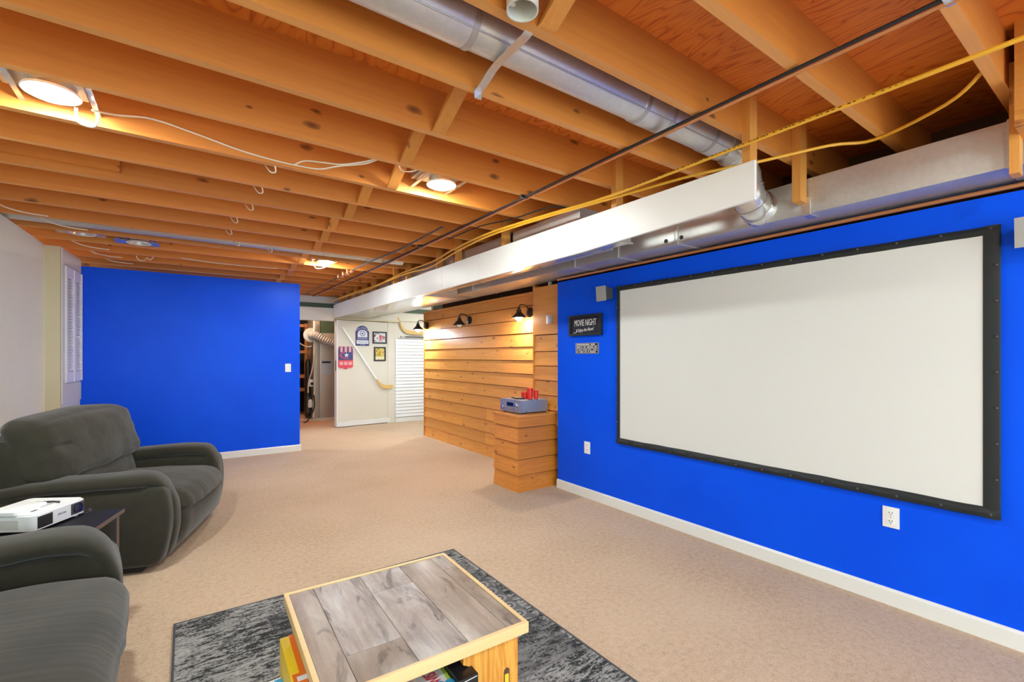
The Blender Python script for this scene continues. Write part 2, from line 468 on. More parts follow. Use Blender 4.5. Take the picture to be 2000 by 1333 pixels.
# diagonal bridging between the joists
xs = [.90, .945, .93, .945, .95, .955, 1.03, .965, .985, .965, 1.0, 1.03, 1.0, 1.04, 1.03, 1.06, 1.04, 1.05, 1.03, 1.05, 1.04]
for k, i in enumerate(range(7, len(JY)-1)):
    y0 = JY[i]; y1 = JY[i+1]-.038; x = xs[k % len(xs)]
    if abs(y0-1.18) < .01: continue        # the round duct fills this bay
    mb = MB().hexa([(x-.032, y1-.022, JZ), (x+.032, y1-.022, JZ), (x+.032, y1, JZ), (x-.032, y1, JZ),
                    (x-.032, y0, DZ-.03), (x+.032, y0, DZ-.03), (x+.032, y0+.03, DZ), (x-.032, y0+.03, DZ)])
    obj('bridging_strut', mb, 'strut', ceil)
# short scab board sistered on a joist at the left
obj('scab_board', MB().box(-1.2, -.32, 3.59-.075, 3.59-.038, JZ+.045, JZ+.17), 'joist', ceil)

# ------------------------------------------------------------------ closet box with louvred shutters at the left wall
def cx(y): return -.968+.06*(y-6.0)
struct('wall_closet', MB().hexa([(-1.12, 6.0, 0), (cx(6.0), 6.0, 0), (cx(YP), YP, 0), (-1.12, YP, 0), (-1.12, 6.0, JZ), (cx(6.0), 6.0, JZ), (cx(YP), YP, JZ), (-1.12, YP, JZ)]), 'trimgrey')
struct('trim_1', MB().box(-1.10, cx(6.0)-.004, 5.985, 6.0, 0, JZ), 'yellowish')
def cq(mb, y0, y1, z0, z1, d0, d1):
    return mb.hexa([(cx(y0)+d0, y0, z0), (cx(y0)+d1, y0, z0), (cx(y1)+d1, y1, z0), (cx(y1)+d0, y1, z0),
                    (cx(y0)+d0, y0, z1), (cx(y0)+d1, y0, z1), (cx(y1)+d1, y1, z1), (cx(y1)+d0, y1, z1)])
struct('trim_2', cq(MB(), 5.99, 6.64, .80, .985, 0, .012), 'trimgrey')
struct('trim_3', cq(MB(), 5.99, 6.64, 2.135, JZ-.01, 0, .012), 'trimgrey')
struct('trim_4', cq(MB(), 5.99, 6.06, .985, 2.135, 0, .012), 'trimgrey')
for (y0, y1, lab) in ((6.07, 6.37, 'white louvred shutter panel nearer the cream corner post'), (6.372, 6.64, 'white louvred shutter panel against the blue partition wall')):
    sh = thing('louvred_shutter', lab, 'shutter', (cx((y0+y1)/2), (y0+y1)/2, 1.0), 0, 'louvred shutters over the closet')
    for a, b in ((y0, y0+.035), (y1-.035, y1)):
        obj('stile', cq(MB(), a, b, 1.0, 2.12, .0, .024), 'whitegloss', sh, True)
    for a, b in ((1.0, 1.10), (2.03, 2.12)):
        obj('rail', cq(MB(), y0+.035, y1-.035, a, b, .002, .020), 'whitegloss', sh, True)
    for k in range(31):
        z = 1.11+k*.03
        a, b = y0+.035, y1-.035
        mb = MB().hexa([(cx(a)+.018, a, z), (cx(a)+.022, a, z), (cx(b)+.022, b, z), (cx(b)+.018, b, z),
                        (cx(a)+.002, a, z+.026), (cx(a)+.006, a, z+.026), (cx(b)+.006, b, z+.026), (cx(b)+.002, b, z+.026)])
        obj('louvre_slat', mb, 'whitegloss', sh, True)
    if y0 > 6.3:
        obj('knob', MB().lathe([(.004, 0), (.005, .012), (.013, .016), (.013, .024), (.004, .028)], frame((cx(y0+.02)+.024, y0+.02, 1.45), (0, 1, 0), (0, 0, 1)), 12), 'whitegloss', sh, True)

# ------------------------------------------------------------------ soffit frame: white fascia boards on hanging studs
sof = sempty('trim_5', (2.09, 4, 2.0))
XF = 2.09
def ft(y): return 2.137+.012*min(1, max(0, (y-1.1)/2))*1.0
def fb(y): return 1.96-.036*min(1, max(0, (y-1.07)/1.2))
segs = [(1.075, 3.47), (3.474, 4.20), (4.204, 6.3), (6.304, 8.38)]
for a, b in segs:
    m = (a+b)/2 if a > 1.1 else 2.2
    pts = [a, m, b]
    for j in range(2):
        pass
    mb = MB(); prof = []
    v = []
    for y in pts:
        v.append([mb.bm.verts.new(q) for q in ((XF, y, fb(y)), (XF+.018, y, fb(y)), (XF+.018, y, ft(y)), (XF, y, ft(y)))])
    for i in range(2):
        for k in range(4): mb.bm.faces.new([v[i][k], v[i][(k+1) % 4], v[i+1][(k+1) % 4], v[i+1][k]])
    mb.bm.faces.new(v[0][::-1]); mb.bm.faces.new(v[-1])
    obj('fascia_board', mb, 'fascia', sof, True)
for yj in (1.18, 1.988, 3.19, 4.0, 4.41, 5.22, 5.63, 6.46, 6.87, 7.28, 7.68, 8.09):
    y = yj-.038
    obj('hanging_stud', MB().box(XF+.018, XF+.08, y-.038, y, 1.99, DZ), 'stud', sof, True)
# two free studs at the right, holding the duct
obj('hanging_stud', MB().box(2.60, 2.672, 1.100, 1.141, 2.06, DZ), 'stud', sof, True)
obj('hanging_stud', MB().box(2.60, 2.672, .330, .357, 1.955, JZ+.1), 'stud', sof, True)
obj('blocking', MB().box(2.50, 2.80, .28, .33, 2.10, DZ), 'strut', sof, True)

# ------------------------------------------------------------------ plank-clad alcove wall
wa = struct('wall_alcove', MB().box(3.10, 3.2, 3.365, 6.80, 0, 1.955), 'foundation')
def plank_x(mb, y0, y1, z0, z1, xf, t0=.024, t1=.008):   # lapped board facing -X
    return mb.hexa([(xf-t0, y0, z0), (xf, y0, z0), (xf, y1, z0), (xf-t0, y1, z0), (xf-t1, y0, z1), (xf, y0, z1), (xf, y1, z1), (xf-t1, y1, z1)])
CH = .1512
joints = {0: [4.93, 6.0], 1: [4.98], 2: [5.55, 5.0], 3: [4.95], 4: [6.3], 5: [5.35], 6: [], 7: [4.55, 6.25], 8: [], 9: [4.45], 10: [], 11: [5.2], 12: []}
for r_ in range(13):
    z0 = r_*CH; z1 = min(z0+CH-.007, 1.95)
    ys = [3.80]+sorted(joints[r_])+[6.785]
    for a, b in zip(ys, ys[1:]):
        obj('plank', plank_x(MB(), a+.0008, b-.0008, z0, z1, 3.10), 'plank', wa)
obj('top_trim', MB().box(3.066, 3.10, 3.80, 6.79, 1.925, 1.955), 'plank', wa)
obj('end_trim', MB().box(3.07, 3.2, 6.785, 6.80, 0, 1.955), 'plank_y', wa)
# proud panel beside the blue wall
ps = [0, .14, .285, .43, .575, .72, .865, 1.012, 1.160, 1.305, 1.475, 1.965]
for a, b in zip(ps[4:], ps[5:]):
    obj('plank', plank_x(MB(), 3.40, 3.795, a, b-.007, 2.972, .024 if b < 1.9 else .03, .008 if b < 1.9 else .03), 'plank', wa)
obj('panel_backing', MB().box(2.972, 3.10, 3.40, 3.79, .5, 1.95), 'foundation', wa)
obj('corner_trim', MB().box(2.945, 3.10, 3.795, 3.812, 0, 1.985), 'plank_y', wa)
jb = thing('junction_box', 'small square grey metal junction box on the planks beside the lit lantern', 'junction box', (2.95, 3.525, 1.618))
obj('box_body', MB().box(2.925, 2.951, 3.487, 3.563, 1.58, 1.656, .004), 'galvd', jb, True)
obj('cover', MB().box(2.922, 2.926, 3.484, 3.566, 1.577, 1.659, .001), 'galv', jb, True)
for q in ((3.50, 1.645), (3.55, 1.592)):
    obj('screw', MB().lathe([(.004, 0), (.003, .002)], frame((2.922, q[0], q[1]), (0, 0, 1), (0, 1, 0)), 8), 'chrome', jb, True)

# pedestal of lapped boards
ped = thing('plank_pedestal', 'square pedestal clad in lapped orange cedar boards in the corner', 'pedestal', (2.72, 3.64, 0))
px0, px1, py0, py1 = 2.50, 2.965, 3.455, 3.84
obj('carcass', MB().box(px0, px1, py0, py1, 0, .685), 'hidden', ped, True)
pz = [0, .155, .303, .455, .596, .705]
for i, (a, b) in enumerate(zip(pz, pz[1:])):
    t0, t1 = (.024, .008) if i < 4 else (.024, .018)
    b2 = b-.009 if i < 4 else .688
    obj('plank', MB().hexa([(px0-t0, py0-t0, a), (px0, py0, a), (px0, py1, a), (px0-t0, py1, a), (px0-t1, py0-t1, b2), (px0, py0, b2), (px0, py1, b2), (px0-t1, py1, b2)]), 'plank_y', ped, True)
    obj('plank', MB().hexa([(px0-t0, py0-t0, a), (px1, py0-t0, a), (px1, py0, a), (px0, py0, a), (px0-t1, py0-t1, b2), (px1, py0-t1, b2), (px1, py0, b2), (px0, py0, b2)]), 'plank_x', ped, True)
obj('top_board', MB().box(px0-.024, px1, py0-.024, py1+.02, .685, .705, .002), 'plank_y', ped, True)

# receiver, remote and red cups on the pedestal
rc = thing('receiver', 'silver grey stereo receiver with dark display standing on the plank pedestal', 'receiver', (2.72, 3.66, .705))
obj('case', MB().box(2.585, 2.90, 3.517, 3.845, .716, .833, .003), 'silverside', rc, True)
fp = obj('front_panel', MB().box(2.565, 2.586, 3.512, 3.85, .714, .836, .002), 'silver', rc, True)
obj('display', MB().box(2.5635, 2.567, 3.625, 3.735, .770, .806), 'display', fp, True)
def knob(y, z, r, l, mat='chrome'):
    obj('knob', MB().lathe([(r, 0), (r*.98, l*.8), (r*.85, l)], frame((2.565, y, z), (0, 0, 1), (0, 1, 0)), 16), mat, fp, True)
knob(3.565, .785, .017, .022); knob(3.60, .752, .009, .015); knob(3.578, .752, .007, .012); knob(3.80, .76, .016, .02); knob(3.773, .762, .009, .014)
for y in (3.835, 3.82, 3.80, 3.785):
    obj('button', MB().box(2.561, 2.566, y-.004, y+.004, .729, .736), 'chrome', fp, True)
for x, y in ((2.60, 3.54), (2.60, 3.82), (2.88, 3.54), (2.88, 3.82)):
    obj('foot', MB().lathe([(.018, .705), (.018, .716)], Matrix.Translation((x, y, 0)), 12), 'black', rc, True)
for x, z in ((2.64, .728), (2.885, .735)):
    obj('screw', MB().lathe([(.005, 0), (.004, .002)], frame((x, 3.517, z), (0, 0, 1), (1, 0, 0)) , 8), 'chrome', rc, True)
rm = thing('remote_control', 'small black remote control lying on the silver receiver', 'remote', (2.64, 3.66, .836), R(70))
obj('shell', MB().rbox(-.02, .02, -.065, .065, .0, .014, .006, 4, lambda p, n: p+Vector((0, 0, .012*max(0, p.y/.065)**2))), 'black', rm)
obj('keypad', MB().box(-.013, .013, -.045, .03, .0135, .016), 'greyplastic', rm)
for (nm, x, y, r, h, lab) in (('red_cup', 2.745, 3.60, .030, .104, 'tallest red cup in the middle of the row on the receiver'),
                              ('red_cup', 2.80, 3.575, .025, .082, 'medium red cup right of the tallest one on the receiver'),
                              ('red_cup', 2.735, 3.665, .026, .064, 'short red cup left of the tallest one on the receiver'),
                              ('red_cup', 2.755, 3.725, .020, .058, 'leftmost and smallest red cup on the receiver')):
    cup = thing(nm, lab, 'cup', (x, y, .836), 0, 'red cups on the receiver')
    obj('cup_body', MB().lathe([(r*.88, 0), (r*.95, h*.3), (r, h), (r-.003, h), (r*.9, h*.25)], n=14), 'red', cup)
    obj('rim', MB().lathe([(r+.0005, h-.012), (r+.003, h-.006), (r+.001, h+.001), (r-.002, h)], n=14), 'red', cup)

# wall lanterns
def sconce(y, z, bulb, lab):
    t_ = thing('wall_lantern', lab, 'wall lamp', (3.08, y, z), 0, 'barn lanterns on the plank wall')
    obj('backplate', MB().lathe([(.055, 0), (.055, .012), (.04, .024), (.02, .03)], frame((3.080, y, z), (0, 0, 1), (0, 1, 0)), 20), 'bronze', t_, True)
    obj('arm', MB().tube(smoothpath([(3.06, y, z+.005), (3.04, y, z+.05), (2.99, y, z+.075), (2.94, y, z+.07), (2.925, y, z+.045)]), .007, 8), 'bronze', t_, True)
    c0 = Matrix.Translation((2.925, y, z-.04))
    obj('cap', MB().lathe([(.008, .09), (.014, .085), (.010, .07), (.026, .062), (.026, .04), (.03, .03)][::-1], c0, 18), 'bronze', t_, True)
    obj('shade', MB().lathe([(.028, .034), (.040, .02), (.078, -.022), (.086, -.026), (.084, -.030), (.072, -.026), (.036, .012), (.02, .02)], c0, 24), 'bronze', t_, True)
    mb = MB(); prof = [(.034, -.008)]+[(.038*math.cos(a), -.022-.040*math.sin(a)) for a in [0, .3, .6, .9, 1.2, 1.45]]+[(.001, -.0625)]
    g = obj('globe', mb.lathe(prof, c0, 18), bulb, t_, True, label='unlit clear white globe' if bulb == 'glasscover' else None)
    mb = MB()
    for k in range(3):
        a = k*PI/3
        mb.tube([(2.925+.041*math.cos(a)*math.cos(b), y+.041*math.sin(a)*math.cos(b), z-.062-.043*math.sin(b)) for b in [i*PI/8 for i in range(9)]], .0016, 5)
    obj('cage', mb, 'bronze', g, True)
sconce(6.69, 1.735, 'bulb_cool', 'lit bronze barn lantern at the far end of the plank wall')
sconce(5.36, 1.735, 'glasscover', 'unlit bronze barn lantern, middle one of three on the plank wall')
sconce(4.03, 1.735, 'bulb_warm', 'glowing bronze barn lantern nearest the blue wall')

# ------------------------------------------------------------------ blue wall furnishings
# projection screen
scr = thing('projection_screen', 'large white fixed projection screen with black snap-on border', 'projection screen', (XW-.02, 1.51, .54))
Y0, Y1, Z0, Z1 = .419, 2.604, .540, 1.824
iy0, iy1, iz0, iz1 = .475, 2.568, .588, 1.786
xs_ = XW-.020
obj('screen_surface', MB().box(xs_, xs_+.006, iy0-.01, iy1+.01, iz0-.01, iz1+.01), 'screen', scr, True)
obj('stretcher_frame', MB().box(xs_+.006, XW, Y0+.01, Y1-.01, Z0+.01, Z1-.01), 'blackmatte', scr, True)
def rail(y0, y1, z0, z1, horiz, wob):
    mb = MB(); n = 60 if horiz else 24
    rows = []
    for i in range(n+1):
        f = i/n
        b = wob*(math.sin(f*13*PI)**2)
        nz_ = wob*.8*noise.noise(Vector((f*14, y0*3, z0*5)))
        if horiz:
            y = y0+(y1-y0)*f
            lo, hi = z0-abs(nz_)*.6, z1+nz_*.5
            rows.append([mb.bm.verts.new(q) for q in ((xs_, y, lo), (xs_-.006-b*.7, y, lo+.006), (xs_-.010-b, y, (lo+hi)/2), (xs_-.006, y, hi-.004), (xs_-.001, y, hi))])
        else:
            z = z0+(z1-z0)*f
            rows.append([mb.bm.verts.new(q) for q in ((xs_, y0, z), (xs_-.006, y0+.004, z), (xs_-.009, (y0+y1)/2, z), (xs_-.006, y1-.004, z), (xs_-.001, y1, z))])
    for a, b in zip(rows, rows[1:]):
        for k in range(4): mb.bm.faces.new([a[k], a[k+1], b[k+1], b[k]])
        mb.bm.faces.new([a[4], a[0], b[0], b[4]])
    mb.bm.faces.new(rows[0]); mb.bm.faces.new(rows[-1][::-1]); return mb
obj('border_strip', rail(Y0, Y1, iz1, Z1, True, .006), 'blackmatte', scr, True)
obj('border_strip', rail(Y0, Y1, Z0, iz0, True, .010), 'blackmatte', scr, True)
obj('border_strip', rail(Y0, iy0, Z0, Z1, False, 0), 'blackmatte', scr, True)
obj('border_strip', rail(iy1, Y1, Z0, Z1, False, 0), 'blackmatte', scr, True)
def snap(y, z):
    obj('snap_button', MB().lathe([(.006, 0), (.006, .003), (.003, .006)], frame((xs_-.011, y, z), (0, 0, 1), (0, 1, 0)), 8), 'darkgrey', scr, True)
for i in range(14):
    y = Y0+.03+(Y1-Y0-.06)*i/13
    snap(y, (iz1+Z1)/2+.006); snap(y, (iz0+Z0)/2-.004)
for i in range(1, 8):
    z = Z0+.02+(Z1-Z0-.04)*i/8
    snap(Y0+.012, z); snap(Y1-.012, z)

# wall speakers
def speaker(y, z, rz, lab, yb):
    t_ = thing('wall_speaker', lab, 'speaker', (2.835, y, z), R(rz), 'small wall speakers')
    obj('cabinet', MB().prism([(-.042, -.050), (.040, -.035), (.040, .050), (-.050, .062)], 1, -.048, .048), 'darkgrey', t_)
    obj('grille', MB().hexa([(-.049, -.052, -.056), (-.040, -.050, -.050), (-.040, .050, -.050), (-.049, .052, -.056), (-.058, -.052, .066), (-.048, -.050, .062), (-.048, .050, .062), (-.058, .052, .066)]), 'greyplastic', t_)
    obj('bracket', MB().tube([(.03, 0, 0), (.06, 0, -.005)], .012, 8), 'black', t_)
    obj('mount', MB().tube([(.055, 0, -.005), (.066, 0, -.005)], .022, 10), 'black', t_)
speaker(2.69, 1.763, 0, 'small grey wall speaker left of the projection screen above the framed sign', 0)
speaker(.315, 1.752, 0, 'small grey wall speaker right of the projection screen at the frame edge', 0)

# framed sign
sg = thing('framed_sign', 'black framed sign reading MOVIE NIGHT on the blue wall', 'sign', (XW, 2.974, 1.437))
y0, y1, z0, z1 = 2.775, 3.175, 1.437, 1.622
for q in ((y0, y1, z1-.02, z1), (y0, y1, z0, z0+.02), (y0, y0+.02, z0+.02, z1-.02), (y1-.02, y1, z0+.02, z1-.02)):
    obj('frame_rail', MB().box(XW-.032, XW, q[0], q[1], q[2], q[3], .002), 'blackmatte', sg, True)
obj('sign_panel', MB().box(XW-.018, XW-.004, y0+.018, y1-.018, z0+.018, z1-.018), 'black', sg, True)
def wtext(s, size, y, z, x, parent, mat, sx=1, shear=0, up=1.0, rot=0):
    b = text(s, size, .0006, shear, sx)
    for v in b.verts: v.co.y *= up
    mb = MB(); m = frame((x, y, z), (0, -1, 0), (0, 0, 1)) @ Matrix.Rotation(rot, 4, 'Z'); mb.merge(b, m)
    return obj('lettering', mb, mat, parent, True, 0)
wtext('MOVIE NIGHT', .060, 2.975, 1.549, XW-.0195, sg, 'white', .72, 0, 1.35)
wtext('& Enjoy the Show!', .036, 2.982, 1.487, XW-.0195, sg, 'white', .82, .35, 1.1, R(3))
obj('underline', MB().box(XW-.0195, XW-.018, 3.09, 3.125, 1.463, 1.467), 'white', sg, True)
# small plaque
pq = thing('plaque', 'small silver and black plaque with lines of lettering below the framed sign', 'plaque', (XW, 2.967, 1.276))
obj('plate', MB().box(XW-.006, XW, 2.823, 3.111, 1.276, 1.371, .001), 'galvd', pq, True)
for k, (s, sz) in enumerate((('PLEASE SILENCE PHONES', .021), ('ALL SEATS ARE RESERVED', .019), ('NO TALKING', .016), ('ENJOY', .013))):
    pass
for k, (a, b, m) in enumerate(((1.349, 1.366, 'black'), (1.327, 1.343, 'black'), (1.306, 1.318, 'black'), (1.284, 1.300, 'black'))):
    obj('line_band', MB().box(XW-.0068, XW-.0055, 2.832, 3.102, a, b), m, pq, True)
    mb = MB(); y = 3.095; rnd = random.Random(k)
    while y > 2.85:
        wd = rnd.uniform(.006, .012)
        if rnd.random() > .16: mb.box(XW-.0074, XW-.0066, y-wd, y, a+.002, b-.003)
        y -= wd+.004
    obj('lettering', mb, 'trim', pq, True)

# outlets and switch
def outlet(face, a0, a1, z0, z1, lab, kind, cat='outlet'):
    # face: ('x', X) plate on a wall facing -X ; ('y', Y) plate on a wall facing -Y
    ax, pos = face; cm = (a0+a1)/2; zm = (z0+z1)/2
    t_ = thing('wall_outlet' if kind == 'o' else 'light_switch', lab, cat, (pos, cm, z0) if ax == 'x' else (cm, pos, z0))
    def bx(mb, p0, p1, q0, q1, d0, d1, bev=0):
        if ax == 'x': return mb.box(pos-d1, pos-d0, p0, p1, q0, q1, bev)
        return mb.box(p0, p1, pos-d1, pos-d0, q0, q1, bev)
    obj('cover_plate', bx(MB(), a0, a1, z0, z1, 0, .006, .002), 'white', t_, True)
    if kind == 'o':
        for s in (-1, 1):
            zc = zm+s*.021
            rcp = obj('receptacle', bx(MB(), cm-.016, cm+.016, zc-.013, zc+.013, .005, .009, .002), 'whitegloss', t_, True)
            for dy in (-.006, .006):
                obj('slot', bx(MB(), cm+dy-.0012, cm+dy+.0012, zc-.001, zc+.008, .0085, .0095), 'black', rcp, True)
            obj('slot', bx(MB(), cm-.002, cm+.002, zc-.009, zc-.005, .0085, .0095), 'black', rcp, True)
        obj('screw', bx(MB(), cm-.002, cm+.002, zm-.002, zm+.002, .005, .0075), 'chrome', t_, True)
    else:
        obj('toggle_frame', bx(MB(), cm-.006, cm+.006, zm-.013, zm+.013, .005, .0075), 'whitegloss', t_, True)
        obj('toggle', bx(MB(), cm-.004, cm+.004, zm-.002, zm+.009, .007, .016), 'whitegloss', t_, True)
        for s in (-1, 1): obj('screw', bx(MB(), cm-.002, cm+.002, zm+s*.03-.002, zm+s*.03+.002, .005, .0075), 'chrome', t_, True)
outlet(('x', XW), .772, .840, .389, .493, 'white duplex outlet under the projection screen near the right edge', 'o')
outlet(('x', XW), 2.928, 2.998, .391, .497, 'white duplex outlet below the plaque left of the screen', 'o')
outlet(('y', YP), 1.050, 1.119, 1.048, 1.157, 'white light switch on the right end of the blue partition', 's', 'switch')

# ------------------------------------------------------------------ ducts and pipes
dA = thing('rectangular_duct', 'long galvanised rectangular duct resting along the top of the blue wall', 'duct', (2.84, 3, 2.005))
cuts = [-3.0, .36, 1.9, 2.42, 2.9, 4.6, 6.2, 8.36]
for a, b in zip(cuts, cuts[1:]):
    obj('duct_section', MB().box(2.68, 3.02, a, b-.004, 2.005, 2.19, .002), 'galv', dA, True)
    obj('drive_cleat', MB().box(2.672, 3.02, b-.016, b+.014, 2.0, 2.195, .002), 'galv', dA, True)
obj('register', MB().box(2.72, 2.95, 5.05, 5.2, 2.000, 2.006), 'galvd', dA, True)
for y in (1.98, 1.86):
    obj('hole_plug', MB().lathe([(.014, 0), (.014, .004), (.009, .006)], frame((2.68, y, 2.04), (0, 0, 1), (0, 1, 0)), 12), 'black', dA, True)
obj('strap', MB().box(2.672, 2.681, 1.085, 1.125, 2.000, 2.09).box(2.68, 2.78, 1.085, 1.125, 1.998, 2.004), 'galvb', dA, True)
dB = thing('return_duct', 'galvanised return duct hidden behind the white fascia boards', 'duct', (2.3, 5, 1.935))
obj('duct_section', MB().box(XF+.022, 2.205, 1.88, 4.85, 1.937, 2.12, .002), 'galvb', dB, True)
obj('duct_section', MB().box(2.19, 2.52, 2.31, 8.36, 2.02, 2.27, .002), 'galv', dB, True)
obj('duct_section', MB().box(XF+.022, 2.62, 4.85, 8.36, 1.937, 2.10, .002), 'galvb', dB, True)
for y in (3.1, 4.1, 5.9, 7.2):
    obj('drive_cleat', MB().box(2.19, 2.525, y, y+.03, 2.015, 2.275, .002), 'galvb', dB, True)
obj('flange', MB().box(XF+.022, 2.215, 1.872, 1.884, 1.932, 1.945), 'galvb', dB, True)
rd = thing('round_duct', 'long round galvanised duct hung between joists across the room', 'duct', (.9, 1.36, 2.38))
DY, DZc, DR = 1.362, 2.378, .080
for a, b, r in ((-1.1, .78, DR), (.76, 1.64, DR-.004), (1.62, 1.82, DR+.001), (1.80, 2.16, DR-.003), (2.14, 2.34, DR)):
    obj('pipe_section', MB().tube([(a, DY, DZc), (a+.012, DY, DZc), (b-.02, DY, DZc), (b, DY, DZc)], [r-.004, r, r, r-.003], 32), 'galv', rd, True)
for q in (.765, 1.628, 1.808, 2.148):
    obj('crimp', MB().tube([(q, DY, DZc), (q+.022, DY, DZc)], DR+.0012, 32), 'galvd', rd, True)
obj('seam', MB().tube([(-1.1, DY-.058, DZc-.055), (2.3, DY-.058, DZc-.055)], .003, 6), 'galvd', rd, True)
el = smoothpath([(2.30, DY, DZc), (2.42, DY, DZc-.005), (2.49, DY, DZc-.05), (2.525, DY-.005, DZc-.14), (2.55, DY-.01, DZc-.22), (2.62, DY-.01, DZc-.275), (2.685, DY-.01, DZc-.28)], 3)
obj('elbow', MB().tube(el, [.084 if i % 3 else .088 for i in range(len(el))], 28), 'galvb', rd, True)
for i in (3, 7, 11, 14):
    q = el[i]; d = (el[i+1]-el[i-1]).normalized()
    obj('gore_ring', MB().tube([q-d*.006, q-d*.003, q+d*.003, q+d*.006], [.085, .0925, .0925, .085], 28), 'galvb', rd, True)
obj('foil_tape', MB().tube([(2.645, DY-.01, DZc-.278), (2.66, DY-.01, DZc-.28), (2.685, DY-.01, DZc-.28)], [.09, .098, .102], 28), 'tape', rd, True)
# hanger strap
hs = smoothpath([(.889, 1.172, 2.283), (.892, 1.20, 2.28), (.90, 1.30, 2.288), (.905, 1.40, 2.288), (.915, 1.49, 2.275), (.918, 1.536, 2.270)], 5)
mb = MB(); rows = []
for p in hs: rows.append([mb.bm.verts.new((p.x+dx, p.y, p.z+dz)) for dx, dz in ((-.016, 0), (.016, 0), (.016, .002), (-.016, .002))])
for a, b in zip(rows, rows[1:]):
    for k in range(4): mb.bm.faces.new([a[k], a[(k+1) % 4], b[(k+1) % 4], b[k]])
mb.bm.faces.new(rows[0]); mb.bm.faces.new(rows[-1])
mb.box(.902, .934, 1.532, 1.537, 2.245, 2.272)
obj('hanger_strap', mb, 'galvb', rd, True)

# second round duct in a far joist bay
fd = thing('round_duct', 'dull grey round duct lying in a far joist bay above the partition', 'duct', (.5, 5.05, 2.4))
obj('pipe_section', MB().tube([(-1.2, 5.02, 2.375), (2.0, 5.02, 2.375)], .085, 24), 'galv', fd, True)
obj('coupling', MB().tube([(1.15, 5.02, 2.375), (1.19, 5.02, 2.375)], .089, 24), 'galvb', fd, True)

def pipe(name, pts, r, mat, lab, cat='pipe', n=8, grp=None, sm=5):
    t_ = thing(name, lab, cat, pts[0], 0, grp)
    obj('run', MB().tube(smoothpath(pts, sm), r, n), mat, t_, True); return t_
cp = pipe('copper_pipe', [(1.800, -.5, 2.272), (1.795, .4, 2.272), (1.795, 2.3, 2.272), (1.80, 5, 2.272), (1.76, 8.3, 2.272)], .008, 'copper', 'long copper pipe strapped under the joists beside a black line')
for y in (.37, 2.39, 4.0, 5.61, 7.26):
    obj('pipe_clip', MB().box(1.745, 1.812, y-.016, y+.004, 2.266, 2.286, .002), 'black' if y > 1 else 'galvb', cp, True)
pipe('gas_line', [(1.775, -.5, 2.274), (1.772, .4, 2.274), (1.772, 2.3, 2.274), (1.775, 5, 2.274), (1.735, 8.3, 2.274)], .0065, 'rubber', 'dark insulated line running beside the copper pipe under the joists')
pipe('copper_pipe', [(1.65, 3.3, 2.274), (1.66, 4.3, 2.274), (1.60, 5.2, 2.270), (1.60, 8.2, 2.272)], .008, 'foam', 'thin dark pipe left of the copper pipe at the far joists')
for k, (x, y) in enumerate(((1.60, 5.6), (1.60, 5.78), (1.60, 6.0))):
    t_ = thing('pipe_fitting', ('brass valve fitting nearest the round light under the joists', 'brass tee fitting on the middle of the far pipes', 'brass elbow fitting farthest along the pipes')[k], 'fitting', (x, y, 2.26), 0, 'fittings on the far pipes')
    obj('body', MB().tube([(x, y-.05, 2.262), (x, y-.02, 2.262), (x, y+.02, 2.262), (x, y+.05, 2.262)], [.014, .019, .019, .014], 10), 'copper', t_, True)
    obj('stem', MB().tube([(x, y, 2.262), (x-.05, y, 2.262)], .008, 8).tube([(x-.05, y, 2.24), (x-.05, y, 2.284)], .012, 8), 'copper', t_, True)
pipe('copper_pipe', [(2.895, -2, 1.982), (2.895, 1, 1.980), (2.895, 3.36, 1.982)], .010, 'copper', 'copper pipe lying on the blue wall top under the rectangular duct')
pipe('coax_cable', [(1.86, 3.6, 2.272), (1.88, 3.1, 2.272), (1.98, 2.83, 2.275), (2.04, 2.45, 2.277), (2.16, 2.38, 2.27), (2.4, 2.38, 2.27)], .005, 'rubber', 'thin black coaxial cable stapled under the joists beside the yellow cables', 'cable')
pipe('vent_pipe', [(3.02, 3.62, 1.95), (3.02, 3.62, 2.02)], .022, 'pvc', 'short pale vent pipe above the plank panel in the corner', n=12)
# yellow cables
YC = [(2.05, -.8, 2.205), (2.048, .25, 2.205), (2.052, 1.10, 2.205), (2.045, 1.9, 2.20), (2.0, 2.45, 2.215), (1.95, 3.1, 2.225), (1.99, 3.8, 2.225), (2.03, 4.3, 2.21), (2.05, 5.1, 2.225), (2.06, 6.0, 2.20), (2.05, 7.0, 2.21), (2.02, 8.3, 2.2)]
yc = pipe('yellow_cable', YC, .0085, 'yellowcable', 'thick yellow cable running the whole length of the white fascia', 'cable')
mb = MB(); rn = random.Random(3); y = .1
while y < 1.9:
    L = rn.uniform(.004, .012)
    mb.box(2.041, 2.0428, y, y+L, 2.2035, 2.2065); y += L+rn.uniform(.004, .02)
obj('print_marks', mb, 'black', yc, True)
pipe('yellow_cable', [(2.42, .40, 2.31), (2.52, .52, 2.275), (2.66, .80, 2.277), (2.55, .95, 2.275), (2.36, 1.2, 2.235), (2.18, 1.45, 2.205), (2.06, 1.9, 2.188), (2.0, 2.45, 2.20), (1.955, 3.1, 2.205), (2.0, 3.75, 2.20), (2.05, 4.4, 2.17), (2.06, 5.1, 2.205), (2.06, 6.3, 2.185), (2.04, 7.2, 2.19), (2.0, 8.3, 2.19)],
     .0075, 'yellowcable', 'second yellow cable looping off under the near joists at right', 'cable')
for k, (x, y, z) in enumerate(((1.955, 2.79, 2.275), (2.0, 3.15, 2.26), (1.97, 2.42, 2.27))):
    pass

